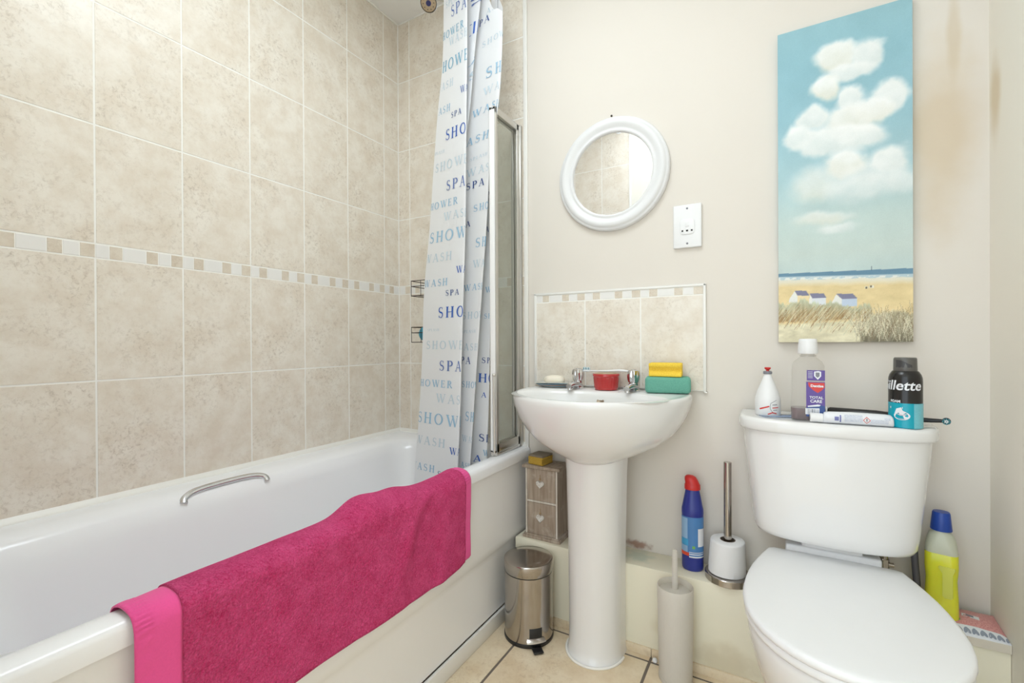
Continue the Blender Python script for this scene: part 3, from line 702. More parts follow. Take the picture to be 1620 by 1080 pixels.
# rod above, with its hooks
rod = thing('curtain_rod', 'white curtain rod above the bath carrying the printed curtain', 'rod', (.62, -.79, 2.54))
mb = MB(); mb.cyl((0, .785, 0), (0, -.783, 0), .0125, 20); mb.build('pole', M['white_plastic'], rod)
for y in (.783, -.783):
    mb = MB(); mb.cyl((0, y - .004, 0), (0, y + .004, 0), .028, 24, bev=.002); mb.build('end_flange', M['white_plastic'], rod)
for k, y in enumerate((.64, .615, .59, .57)):
    mb = MB(); mb.tube([(.018 * math.cos(a), y, -.048 + .062 * math.sin(a)) for a in [2 * PI * t / 20 for t in range(21)]], .0015, 6, cap=False); mb.build('hook', M['white_plastic'], rod)

# folding bath screen against the end wall
sc = thing('bath_screen', 'folded glass bath screen in a silver frame beside the shower curtain', 'bath screen', (.67, -.1, .614))
mb = MB(); mb.box(-.006, .014, .082, .0985, .002, 1.308, bev=.002); mb.box(-.002, .010, .072, .084, .006, 1.302, bev=.002); mb.build('wall_channel', M['brushed'], sc)
def leaf(x0, x1, nm, y0=-.108, y1=.07):
    mb = MB(); z0, z1 = .012, 1.302
    mb.box(x0, x1, y0, y0 + .016, z0, z1, bev=.002); mb.box(x0, x1, y1 - .016, y1, z0, z1, bev=.002)
    mb.box(x0, x1, y0, y1, z0, z0 + .034, bev=.002); mb.box(x0, x1, y0, y1, z1 - .026, z1, bev=.002)
    f = mb.build('leaf_frame', M['brushed'], sc)
    mb = MB(); xm = (x0 + x1) / 2; mb.box(xm - .002, xm + .002, y0 + .012, y1 - .012, z0 + .03, z1 - .022); mb.build('glass_pane', M['glass'], f)
    return f
leaf(.001, .013, 'outer'); leaf(-.016, -.004, 'inner')
mb = MB(); mb.box(-.012, .010, -.1125, -.109, .02, 1.29, bev=.001); mb.build('edge_seal', M['white_plastic'], sc)
mb = MB(); mb.cyl((.004, -.113, .012), (.004, -.113, .30), .005, 12); mb.sphere((.004, -.113, .302), .007); mb.build('pivot_bar', M['brushed'], sc)
mb = MB(); mb.box(-.014, .012, -.106, .07, .0005, .013, bev=.001); mb.build('bottom_seal', M['brushed'], sc)

# shower head under the ceiling
sh = thing('shower_rose', 'small chrome shower head pointing down near the ceiling corner', 'shower head', (.405, -.25, 2.373))
nrm = Vector((.30, -.62, -.75)).normalized(); qm = nrm.to_track_quat('Z', 'Y').to_matrix().to_4x4()
def tilt(o): o.matrix_local = qm; return o
mb = MB(); mb.lathe([(0, -.030), (.012, -.030), (.020, -.022), (.031, -.006), (.034, 0), (.034, .005), (.030, .007), (.0, .007)], 32); tilt(mb.build('head_body', M['chrome'], sh))
mb = MB(); mb.lathe([(.0, .0075), (.029, .0075), (.029, .009), (.024, .0102), (.0, .0105)], 32); f = tilt(mb.build('spray_plate', pbr('limescaled_plate', (168, 148, 120), rough=.5, var=.3, scale=300), sh))
mb = MB()
for k in range(10):
    a = 2 * PI * k / 10; mb.cyl((.021 * math.cos(a), .021 * math.sin(a), .009), (.021 * math.cos(a), .021 * math.sin(a), .0122), .0018, 8)
tilt(mb.build('nozzles', M['dark_metal'], sh))
mb = MB(); mb.lathe([(0, .0100), (.010, .0100), (.010, .0118), (.0, .0120)], 20); tilt(mb.build('centre_cap', pbr('navy_plastic', (44, 46, 92), rough=.3), sh))
mb = MB(); mb.lathe([(.0292, .006), (.0318, .0065), (.0318, .0095), (.0292, .0095)], 32); tilt(mb.build('seal_ring', M['dark_metal'], sh))
mb = MB(); e = Vector((0, 0, 0)) - nrm * .03
mb.tube(catmull([e, e - nrm * .02 + Vector((.01, 0, .0)), Vector((.065, .13, .062)), Vector((.085, .21, .066)), Vector((.09, .249, .066))], 6), .009, 12); mb.build('arm', M['chrome'], sh)
mb = MB(); mb.cyl((.09, .249, .066), (.09, .240, .066), .022, 24, bev=.002); mb.build('wall_flange', M['chrome'], sh)

# wire caddy on the end wall, mostly behind the curtain
cd = thing('shower_caddy', 'dark wire caddy on the tiled end wall, showing beside the curtain edge', 'shower caddy', (.295, -.065, 1.02))
mb = MB()
mb.tube([(-.02, .061, .0), (-.02, .061, .40), (.02, .061, .42), (.06, .061, .40), (.06, .061, 0)], .0022, 8)
mb.build('back_frame', M['dark_metal'], cd)
for z0 in (0.02, .225):
    mb = MB()
    for z in (0, .042, .066):
        if True:
            x0, x1, y0, y1 = -.115, .16, -.048, .058
            mb.tube([(x0, y1, z0 + z), (x0, y0, z0 + z), (x1, y0, z0 + z), (x1, y1, z0 + z), (x0, y1, z0 + z)], .0018, 8)
    for k in range(9): mb.tube([(-.115 + .275 * k / 8, y1, z0), (-.115 + .275 * k / 8, y0, z0)], .0012, 6)
    for k in range(6): mb.tube([(-.115 + .275 * k / 5, y0, z0), (-.115 + .275 * k / 5, y0, z0 + .066)], .0014, 6)
    mb.build('basket', M['dark_metal'], cd)
pf = MB()
for v in pf.sphere((0, 0, .034), .034, (1, .9, 1), 24, 16):
    v.co *= 1 + .05 * math.sin(v.co.x * 300) * math.sin(v.co.y * 280 + v.co.z * 260)
tag(pf.build('bath_puff', M['puff_blue'], None, (.226, -.068, 1.0425), sharp=None), 'turquoise bath puff in the lower basket of the wire caddy', 'bath puff')

# ================================================================== BASIN
BX = 1.05
bas = thing('washbasin', 'white pedestal washbasin with two chrome taps against the cream wall', 'washbasin', (BX, -.17, 0))
bo = Vector((-BX, .17, 0))
NB = 72
def basin_ring(sx, sy, z, cy=-.13, yback=-.002, shift=0.0):
    """D-shaped outline: half-ellipse to the front, sides run back to the wall"""
    out = []
    for k in range(NB):
        a = 2 * PI * k / NB; c, s = math.cos(a), math.sin(a)
        if s <= 0: x, y = .297 * sx * c, cy + shift + .300 * sy * s
        else:
            e = abs(c) ** .35 * (1 if c >= 0 else -1); x = .297 * sx * e; y = cy + shift + (yback - cy - shift) * min(1, abs(s) ** .35)
        out.append(Vector((BX + x, y, z)))
    return out
def ell(cx, cy, a, b, z, bk=1.0): return [Vector((cx + a * math.cos(2 * PI * k / NB), cy + b * math.sin(2 * PI * k / NB) * (bk if math.sin(2 * PI * k / NB) > 0 else 1), z)) for k in range(NB)]
mb = MB()
rg = [basin_ring(.30, .36, .648, cy=-.17, shift=.0), basin_ring(.40, .46, .662, cy=-.16), basin_ring(.55, .60, .682, cy=-.15), basin_ring(.72, .74, .710, cy=-.14), basin_ring(.85, .85, .744, cy=-.13),
      basin_ring(.935, .935, .785), basin_ring(.98, .98, .822), basin_ring(.997, .997, .844), basin_ring(1, 1, .855), basin_ring(.992, .992, .8625), basin_ring(.975, .972, .8655), basin_ring(.955, .945, .8655)]
inn = [ell(BX, -.258, .262, .152, .8645, .98), ell(BX, -.258, .256, .147, .860, .96), ell(BX, -.257, .250, .142, .846, .95), ell(BX, -.252, .232, .130, .80), ell(BX, -.245, .18, .10, .76), ell(BX, -.24, .09, .055, .742), ell(BX, -.238, .025, .02, .738)]
mb.loft(rg + inn)
mb.build('bowl', M['ceramic'], bas, bo, sharp=55)
mb = MB()
def ped(r, d, z): return [Vector((BX + r * math.cos(a), -.175 + d * math.sin(a), z)) for a in [PI + PI * k / 28 for k in range(29)]] + [Vector((BX + r, -.1225, z)), Vector((BX - r, -.1225, z))]
mb.loft([ped(.094, .100, 0.0), ped(.092, .092, .01), ped(.0895, .085, .03), ped(.0885, .082, .10), ped(.0905, .084, .35), ped(.096, .090, .60), ped(.099, .094, .645), ped(.099, .094, .67)])
mb.build('pedestal', M['ceramic'], bas, bo, sharp=60)
mb = MB()
pts = [Vector((BX + .0965 * math.cos(a), -.175 + .103 * math.sin(a), .003)) for a in [PI + PI * k / 28 for k in range(29)]]
mb.tube(pts, .004, 8); mb.build('sealant', M['caulk'], bas, bo)
mb = MB(); mb.lathe([(0, 0), (.0075, 0), (.009, .001), (.0125, .001), (.0135, -.001)], 24)
of = mb.build('overflow_ring', pbr('tarnished_ring', (140, 126, 108), rough=.35, metal=.7), bas); of.matrix_local = Matrix.Translation(Vector((BX + .003, -.124, .832)) + bo) @ Vector((0, -.86, .5)).to_track_quat('Z', 'Y').to_matrix().to_4x4()
mb = MB(); mb.lathe([(0, 0), (.019, 0), (.021, .002), (.0, .004)], 24, BX, -.24, .738); mb.build('waste', M['chrome'], bas, bo)
def tap(x, y, col):
    g = thing_part('tap', bas, Vector((x, y, .8655)) + bo)
    mb = MB(); mb.lathe([(0, 0), (.022, 0), (.023, .003), (.018, .007), (.016, .012), (.0165, .026), (.014, .030), (.0, .031)], 28); mb.build('tap_base', M['chrome'], g)
    mb = MB()
    rings = []
    for t, (yy, z, w, h) in enumerate(((.014, .012, .015, .010), (-.004, .014, .0185, .012), (-.03, .018, .0165, .0105), (-.055, .020, .0135, .009), (-.078, .0185, .0115, .0085), (-.088, .0155, .0105, .0075))):
        rings.append([Vector((w * math.cos(2 * PI * k / 20), yy, z + h * math.sin(2 * PI * k / 20))) for k in range(20)])
    mb.loft(rings); mb.cyl((0, -.078, .016), (0, -.079, .001), .0085, 16, bev=.001); mb.build('spout', M['chrome'], g)
    mb = MB(); n = 48
    def hr(r, z, am): r *= 1.1; z = .029 + (z - .029) * 1.08; return hr0(r, z, am)
    def hr0(r, z, am): return [Vector((r * (1 - am * (.5 + .5 * math.cos(8 * 2 * PI * k / n))) * math.cos(2 * PI * k / n), r * (1 - am * (.5 + .5 * math.cos(8 * 2 * PI * k / n))) * math.sin(2 * PI * k / n), z)) for k in range(n)]
    mb.loft([hr(.012, .029, 0), hr(.0165, .031, .0), hr(.0195, .040, .14), hr(.0205, .052, .18), hr(.0195, .062, .14), hr(.017, .068, .0), hr(.012, .0705, 0), hr(.004, .071, 0)]); mb.build('tap_head', M['chrome'], g)
    mb = MB(); mb.lathe([(0, .0742), (.008, .0742), (.0085, .0748), (.0, .0758)], 20); mb.build('tap_cap', col, g)
    return g
def thing_part(name, parent, loc):
    o = bpy.data.objects.new(name, None); COL.objects.link(o); o.parent = parent; o.location = loc; o.empty_display_size = .02; return o
tap(.945, -.058, M['chrome']); tap(1.152, -.058, M['chrome'])
mb = MB()
ch = catmull([(1.128, -.075, .868), (1.118, -.092, .870), (1.112, -.105, .866), (1.111, -.112, .855), (1.112, -.116, .838), (1.113, -.118, .826)], 6)
for i, p in enumerate(ch): mb.sphere(p, .0021, u=8, v=6)
mb.tube(ch, .0009, 6)
mb.build('plug_chain', M['chrome'], bas, bo)
mb = MB(); mb.lathe([(0, 0), (.0085, .001), (.010, .006), (.006, .010), (.0, .012)], 20, 1.118, -.1225, .818); mb.build('plug', M['chrome'], bas, bo)

# things on the basin
DZ = .8662
dish = thing('soap_dish', 'wavy striped blue and grey soap dish at the left back of the basin', 'soap dish', (.842, -.052, DZ))
mats = [M['bread'], M['dish_blue'], M['dish_brown']]
mb = MB(); n = 40
for L_, (rx, ry, z, m) in enumerate(((.046, .028, .002, 0), (.060, .036, .006, 1), (.066, .040, .0095, 2), (.071, .043, .013, 1), (.074, .045, .017, 0))):
    mb.mi = m
    def wr(s, dz): return [Vector((rx * s * math.cos(2 * PI * k / n), ry * s * math.sin(2 * PI * k / n), z + dz + .0026 * math.sin(2 * 2 * PI * k / n + L_) * (L_ / 4))) for k in range(n)]
    mb.loft([wr(.9, -.002), wr(1, -.001), wr(1.01, .0015), wr(.93, .0025), wr(.5, .0005 if L_ else .001)], cap0=(L_ == 0), cap1=(L_ == 0))
mb.build('dish_body', mats, dish)
sp = MB()
n = 36
def sring(s, z): return [Vector((.040 * s * abs(math.cos(2 * PI * k / n)) ** .8 * (1 if math.cos(2 * PI * k / n) > 0 else -1), .026 * s * abs(math.sin(2 * PI * k / n)) ** .8 * (1 if math.sin(2 * PI * k / n) > 0 else -1), z)) for k in range(n)]
sp.loft([sring(.6, 0), sring(.85, .003), sring(.98, .010), sring(1, .016), sring(.93, .024), sring(.72, .030), sring(.35, .0325), sring(.05, .0333)])
tag(sp.build('soap_bar', M['soap'], None, (.848, -.056, DZ + .0125), .15, sharp=None), 'cream oval bar of soap lying in the striped dish on the basin', 'soap')

ram = thing('ramekin', 'small red fluted ramekin standing between the two basin taps', 'ramekin', (1.052, -.056, DZ))
mb = MB(); n = 120
def fr(r, z, a=0.0): return [Vector((r * (1 + a * math.cos(30 * 2 * PI * k / n)) * math.cos(2 * PI * k / n), r * (1 + a * math.cos(30 * 2 * PI * k / n)) * math.sin(2 * PI * k / n), z)) for k in range(n)]
mb.loft([fr(.036, 0), fr(.040, .001), fr(.0412, .006, .004), fr(.0418, .010, .016), fr(.0448, .044, .016), fr(.0452, .047, 0), fr(.0475, .049), fr(.0478, .056), fr(.0465, .058), fr(.044, .0582)], cap1=False)
mb.build('dish_wall', M['red_ceramic'], ram)
mb = MB(); mb.loft([fr(.0442, .0582), fr(.0425, .057), fr(.040, .012), fr(.035, .008), fr(.005, .0075)], cap0=False); mb.build('inner_glaze', M['biscuit'], ram)

tb = thing('toothbrush', 'white manual toothbrush lying across the red ramekin behind the taps', 'toothbrush', (1.055, -.030, .9262))
mb = MB()
hx = catmull([(-.100, 0, .0), (-.07, 0, -.0005), (-.03, 0, .0), (.0, 0, .0005), (.04, 0, .003), (.085, 0, .0005)], 8)
rr = [.0058 if p.x < -.075 else .0034 if p.x < -.035 else .0042 + .0026 * math.sin(PI * min(1, max(0, (p.x + .035) / .12))) for p in hx]
mb.tube([p + Vector((0, 0, .0045)) for p in hx], rr, 12, flat=.75); mb.build('handle', M['white_plastic'], tb)
mb = MB()
for i in range(6):
    for j in (-1, 0, 1): mb.cyl((-.097 + .0045 * i, j * .003, .007), (-.098 + .0045 * i, j * .003, .0175 - .001 * (i % 2)), .0016, 8)
mb.build('bristles', [M['bristle']], tb)
mb = MB()
for i in range(0, 6, 2): mb.cyl((-.0965 + .0045 * i, -.0042, .0085), (-.0965 + .0045 * i, -.0046, .0165), .0012, 8)
mb.build('bristles', M['bristle_teal'], tb)['label'] = 'teal bristle tufts'
tb.rotation_euler = (0, 0, 0)

gs = MB(); gs.box(-.072, .072, -.036, .036, 0, .054, bev=.012, seg=4)
for v in gs.bm.verts: v.co += Vector((0, 0, .0012 * mnoise.noise(v.co * 40)))
tag(gs.build('bath_sponge', M['teal_sponge'], None, (1.268, -.062, DZ + .0005), math.radians(10), sharp=50), 'thick sea-green bath sponge at the right back corner of the basin', 'sponge')
def grip_sponge(w, d, h, groove):
    prof = [(-d / 2, 0), (-d / 2, h * .22), (-d / 2 + groove, h * .42), (-d / 2 + groove, h * .55), (-d / 2, h * .74), (-d / 2, h), (d / 2, h), (d / 2, h * .74), (d / 2 - groove, h * .55), (d / 2 - groove, h * .42), (d / 2, h * .22), (d / 2, 0)]
    m_ = MB(); m_.loft([[(x, y, z) for y, z in prof] for x in (-w / 2, w / 2)])
    bmesh.ops.bevel(m_.bm, geom=[e for e in m_.bm.edges], offset=.0035, segments=2, affect='EDGES', profile=.5)
    for f in m_.bm.faces: f.smooth = True
    return m_
ys = thing('kitchen_sponge', 'bright yellow grooved sponge on top of the sea-green sponge', 'sponge', (1.262, -.064, DZ + .0552), math.radians(6))
grip_sponge(.104, .060, .045, .012).build('foam_block', M['yellow_sponge'], ys, sharp=60)

# ---- tiled splashback on the wall
sb = thing('tiled_splashback', 'beige tiled splashback with a mosaic strip above the washbasin', 'splashback', (1.059, .004, .871))
so = Vector((-1.059, -.004, -.871))
mb = MB(); mb.bm.faces.layers.float.new('seed')
mb.box(.745, 1.373, -.0032, .004, .871, 1.2245)
mb.mi = 1
tile_wall(mb, lambda u, z, o: (u, -.004 - o, z), [.745, .953, 1.163, 1.373], [.871, 1.1955, 1.2245], False, None, strip=1, ustart=.743)
mb.build('tile_panel', TM, sb, so, sharp=30)
mb = MB(); mb.box(.737, .7455, -.007, .004, .868, 1.232, bev=.002); mb.box(1.3725, 1.381, -.007, .004, .868, 1.232, bev=.002); mb.box(.737, 1.381, -.007, .004, 1.2240, 1.2325, bev=.002); mb.build('edge_trim', M['trim'], sb, so)
mb = MB(); mb.box(1.372, 1.385, -.0065, .004, .864, .8685, bev=.001); mb.build('trim_foot', M['brushed'], sb, so)

# ================================================================== WALL THINGS
mir = thing('round_mirror', 'round mirror in a moulded white frame hanging above the washbasin', 'mirror', (1.060, .004, 1.655))
rotm = Matrix.Rotation(PI / 2, 4, 'X')          # lathe axis -> -Y
def wallturn(o): o.matrix_local = rotm; return o
mb = MB()
pr_ = [(.150, .004), (.150, .016), (.1515, .019), (.156, .021), (.160, .020), (.163, .0185), (.168, .021), (.176, .0255), (.184, .0275), (.191, .0265), (.196, .0225), (.1985, .0195), (.2015, .0195), (.2055, .017), (.2075, .012), (.2075, .001)]
mb.lathe(pr_, 96); wallturn(mb.build('frame', M['frame_white'], mir, sharp=60))
mb = MB(); mb.lathe([(0, .0125), (.1495, .0125), (.151, .0115), (.151, .004)], 96); wallturn(mb.build('glass', M['mirror'], mir, sharp=30))
hk = MB(); hk.cyl((0, 0, 0), (0, -.008, .002), .0016, 8); hk.sphere((0, -.008, .002), .004, (1, .5, 1))
tag(hk.build('wall_nail', M['dark_metal'], None, (1.060, .004, 1.8685)), 'small dark nail in the wall just above the round mirror', 'nail')

sk = thing('shaver_socket', 'white shaver socket on the cream wall right of the mirror', 'socket', (1.323, .004, 1.430))
mb = MB(); mb.box(-.0455, .0455, -.012, 0, -.0735, .0735, bev=.0035, seg=3); mb.build('face_plate', M['white_plastic'], sk)
mb = MB()
out = [(x, z) for x, z, _ in rrect(-.024, .024, -.022, .030, .012, 0)]
mb.loft([[(x, -.0118, z - .006) for x, z in out], [(x, -.0140, z - .006) for x, z in out], [(x * .95, -.0145, (z - .006) * .95) for x, z in out]]); mb.build('outlet_insert', M['white_plastic'], sk, sharp=30)
mb = MB(); mb.box(-.006, .006, -.0162, -.0142, -.002, .014, bev=.0006); mb.build('selector_switch', M['white_plastic'], sk)
for dx, w in ((-.015, .0028), (0, .0036), (.015, .0028)):
    mb = MB(); mb.box(dx - w, dx + w, -.0149, -.0143, -.0190, -.0135, bev=.0005); mb.build('pin_hole', M['dark_gap'], sk)
for z in (.0595, -.0595):
    mb = MB(); mb.cyl((0, -.0118, z), (0, -.0132, z), .0034, 16, bev=.0005); mb.build('screw', M['label_grey'], sk)

# canvas of a beach
cv = thing('beach_canvas', 'tall stretched canvas of clouds over a beach with three huts above the toilet', 'picture', (1.751, .004, 1.034))
W_, H_ = .320, .947
nx, nz = 216, 640
rng = np.random.default_rng(5)
X, Yv = np.meshgrid(np.linspace(0, 1, nx), np.linspace(0, 1, nz))     # Y runs down from the top
def vnoise(fx, fy, seed):
    r = np.random.default_rng(seed); g = r.random((int(fy) + 3, int(fx) + 3)); x = X * fx; y = Yv * fy
    xi, yi = x.astype(int), y.astype(int); tx, ty = x - xi, y - yi; tx = tx * tx * (3 - 2 * tx); ty = ty * ty * (3 - 2 * ty)
    return (g[yi, xi] * (1 - tx) + g[yi, xi + 1] * tx) * (1 - ty) + (g[yi + 1, xi] * (1 - tx) + g[yi + 1, xi + 1] * tx) * ty
def fbm(fx, fy, seed, o=4): return sum(vnoise(fx * 2 ** i, fy * 2 ** i, seed + i) * .5 ** (i + 1) for i in range(o)) / (1 - .5 ** o)
img = np.zeros((nz, nx, 3))
def C(*c): return np.array(c, float)
def mixin(mask, col):
    global img
    m_ = np.clip(mask, 0, 1)[..., None]; img = img * (1 - m_) + (col if isinstance(col, np.ndarray) and col.ndim == 3 else C(*col)) * m_
sky = [(0, (150, 192, 202)), (.12, (146, 190, 202)), (.30, (150, 192, 204)), (.48, (172, 204, 210)), (.62, (196, 214, 210)), (.72, (200, 214, 208)), (.79, (196, 214, 212))]
for k in range(3): img[..., k] = np.interp(Yv, [s[0] for s in sky], [s[1][k] for s in sky])
img += (fbm(6, 14, 3)[..., None] - .5) * 14
wx = (fbm(7, 20, 11) - .5) * .10; wy = (fbm(7, 20, 23) - .5) * .035
puffs = [(0.458, 0.12, 0.158, 0.048), (0.687, 0.134, 0.115, 0.049), (0.579, 0.177, 0.166, 0.03), (0.369, 0.208, 0.119, 0.038), (0.567, 0.256, 0.119, 0.035), (0.847, 0.272, 0.128, 0.045), (0.732, 0.3, 0.137, 0.035), (0.279, 0.297, 0.115, 0.037), (0.161, 0.351, 0.105, 0.042), (0.566, 0.326, 0.201, 0.055), (0.406, 0.374, 0.244, 0.046), (0.661, 0.378, 0.174, 0.035), (0.541, 0.449, 0.155, 0.041), (0.846, 0.46, 0.133, 0.044), (0.70, 0.49, 0.25, 0.04), (0.303, 0.505, 0.22, 0.06), (0.637, 0.53, 0.286, 0.045), (0.901, 0.53, 0.132, 0.038), (0.341, 0.611, 0.247, 0.020), (0.466, 0.645, 0.182, 0.018)]
for i, (cx, cy, rx, ry) in enumerate(puffs):
    d = np.hypot((X + wx - cx) / (rx * 1.2), (Yv + wy - cy) / (ry * 1.2))
    soft = .48 if i < 14 else .75
    a = np.clip((1.08 - d) / soft, 0, 1); a = a * a * (3 - 2 * a) * (.96 if i < 14 else .72)
    t = np.clip((Yv + wy - (cy - ry)) / (2 * ry) + (fbm(9, 26, 40 + i) - .5) * .8, 0, 1)[..., None]
    body = C(246, 247, 245) * (1 - t) + (C(220, 228, 226) if i % 3 else C(228, 228, 216)) * t
    mixin(a, body)
hor = .777 + .009 * X
mixin((Yv > hor) * 1.0, (104, 142, 166))
b2 = hor + .0085 + .0065 * X
mixin(np.clip((Yv - b2) / .003, 0, 1), (188, 208, 214))
mixin(np.clip((Yv - b2 - .004) / .002, 0, 1) * (fbm(30, 200, 60) > .52), (232, 234, 228))
b3 = .797 + .012 * X + (fbm(14, 3, 61) - .5) * .006
mixin(np.clip((Yv - b3) / .004, 0, 1), (232, 226, 206))
sand = np.clip((Yv - b3 - .008) / .016, 0, 1); mixin(sand, C(234, 212, 160) + (fbm(10, 60, 62)[..., None] - .5) * 26)
def inpoly(P):
    ins = np.zeros_like(X, bool); n_ = len(P)
    for i in range(n_):
        x0, y0 = P[i]; x1, y1 = P[(i + 1) % n_]
        c = ((y0 > Yv) != (y1 > Yv)) & (X < (x1 - x0) * (Yv - y0) / ((y1 - y0) or 1e-9) + x0); ins ^= c
    return ins
for gable, wallp, roof, wc in (([(.085, .872), (.089, .861), (.132, .836), (.156, .852), (.156, .876)], [(.156, .851), (.251, .852), (.251, .876), (.156, .876)], [(.132, .835), (.225, .836), (.251, .852), (.156, .851)], (240, 222, 176)),
                               ([(.250, .88), (.252, .848), (.274, .861), (.274, .885)], [(.274, .861), (.379, .861), (.379, .885), (.274, .885)], [(.252, .846), (.362, .847), (.383, .861), (.274, .861)], (226, 230, 234)),
                               ([(.424, .888), (.427, .875), (.458, .852), (.501, .868), (.501, .892)], [(.501, .868), (.612, .868), (.612, .892), (.501, .892)], [(.458, .851), (.580, .852), (.616, .868), (.501, .868)], (198, 212, 230))):
    mixin(inpoly(gable) * 1.0, (236, 236, 230)); mixin(inpoly(wallp) * 1.0, wc); mixin(inpoly(roof) * 1.0, (132, 132, 158))
# dune grass
streak = fbm(60, 22, 70)
gl = .868 + .045 * np.clip(X - .2, 0, 1) + .006 * np.sin(X * 25); gb = .940 - .012 * X
mleft = (X < .72) * np.clip((Yv - gl + (streak - .5) * .03) / .008, 0, 1) * np.clip((gb - Yv + (streak - .5) * .014) / .006, 0, 1)
tt = np.clip((Yv - gl) / (gb - gl), 0, 1)[..., None]
mixin(mleft, (C(190, 196, 168) * (1 - tt) + C(176, 140, 92) * tt) + (streak[..., None] - .5) * 70)
mixin(np.clip((Yv - gb) / .006, 0, 1) * (X < .75), C(232, 224, 192) + (fbm(16, 90, 71)[..., None] - .5) * 50)
gr = .905 + .05 * np.abs(X - .85) + (fbm(40, 8, 73) - .5) * .02
edge = .60 + (1 - Yv) * .6 + (fbm(20, 60, 75) - .5) * .12
mright = np.clip((X - edge) / .06, 0, 1) * np.clip((Yv - gr) / .01, 0, 1)
mixin(mright, (C(188, 178, 146) + (fbm(50, 30, 77)[..., None] - .5) * 80) * (1 - .35 * np.clip((Yv - .93) / .07, 0, 1)[..., None]))
def blade(x0, y0, x1, y1, bend, w, col, op):
    n_ = 26
    for k in range(n_):
        t = k / (n_ - 1); x = x0 + (x1 - x0) * t + bend * t * t; y = y0 + (y1 - y0) * t
        ix, iy = int(x * (nx - 1)), int(y * (nz - 1))
        if 0 <= ix < nx and 0 <= iy < nz: img[iy, ix] = img[iy, ix] * (1 - op) + np.array(col) * op
for k in range(240):
    x = rng.random() * .70; y = .872 + .05 * x + rng.random() * .06
    blade(x, y + .022, x + .02 + rng.random() * .03, y - .006, .02, 1, [(226, 218, 184), (206, 206, 176), (150, 112, 72), (214, 196, 150)][rng.integers(4)], .6)
for k in range(230):
    x = .60 + rng.random() * .42; y = .955 + rng.random() * .05
    blade(x, y, x + (rng.random() - .5) * .12, y - .035 - rng.random() * .045, (rng.random() - .5) * .10, 1, [(230, 222, 190), (206, 204, 178), (128, 106, 76), (236, 228, 200), (150, 140, 118)][rng.integers(5)], .7)
mixin(((np.abs(X - .68) < .012) & (np.abs(Yv - .835) < .004)) * .8, (236, 232, 214)); mixin(((np.abs(X - .718) < .016) & (np.abs(Yv - .834) < .004)) * .9, (240, 236, 220))
mixin(((np.abs(X - .678) < .006) & (np.abs(Yv - .836) < .003)) * .9, (110, 100, 80)); mixin(((np.abs(X - .712) < .006) & (np.abs(Yv - .833) < .003)) * .9, (120, 110, 84))
mixin(((np.abs(X - .717) < .003) & (np.abs(Yv - .779) < .006)) * 1.0, (60, 84, 108))
img += (rng.random((nz, nx, 1)) - .5) * 5
img = np.clip(img, 0, 255) / 255.0
linimg = np.where(img <= .04045, img / 12.92, ((img + .055) / 1.055) ** 2.4)
xs_ = (X - .5) * W_; zs_ = (1 - Yv) * H_
co = np.stack([xs_.ravel(), np.full(nx * nz, -.0205), zs_.ravel()], 1).astype(np.float32)
idx = np.arange(nx * nz).reshape(nz, nx)
fq = np.stack([idx[1:, :-1], idx[1:, 1:], idx[:-1, 1:], idx[:-1, :-1]], -1).reshape(-1, 4)
me = bpy.data.meshes.new('painted_front'); me.from_pydata(co.tolist(), [], fq.tolist())
ca = me.color_attributes.new('paint', 'FLOAT_COLOR', 'POINT')
ca.data.foreach_set('color', np.concatenate([linimg.reshape(-1, 3), np.ones((nx * nz, 1))], 1).astype(np.float32).ravel())
mp_, nt, b = newmat('beach_painting'); at = nd(nt, 'ShaderNodeAttribute', attribute_name='paint'); nt.links.new(at.outputs['Color'], b.inputs['Base Color'])
tc = nd(nt, 'ShaderNodeTexCoord'); n_ = nd(nt, 'ShaderNodeTexNoise'); n_.inputs['Scale'].default_value = 400; nt.links.new(tc.outputs['Object'], n_.inputs['Vector'])
bp = nd(nt, 'ShaderNodeBump'); bp.inputs['Strength'].default_value = .15; bp.inputs['Distance'].default_value = .001; nt.links.new(n_.outputs['Fac'], bp.inputs['Height']); nt.links.new(bp.outputs['Normal'], b.inputs['Normal'])
setin(b, rough=.6)
me.materials.append(mp_)
o = bpy.data.objects.new('painted_front', me); COL.objects.link(o); o.parent = cv
# the painted colour carries on round the canvas edges
mb = MB(); mb.mi = 0
mb.box(-W_ / 2, W_ / 2, -.0203, -.001, .30 * H_, H_, bev=.0005); mb.mi = 1; mb.box(-W_ / 2, W_ / 2, -.0203, -.001, 0, .21 * H_, bev=.0005); mb.mi = 2; mb.box(-W_ / 2, W_ / 2, -.0203, -.001, .21 * H_, .30 * H_)
mb.build('canvas_edge', [pbr('edge_sky_blue', (140, 182, 192), rough=.7), pbr('edge_sand', (180, 168, 130), rough=.7), pbr('edge_pale', (190, 206, 204), rough=.7)], cv)

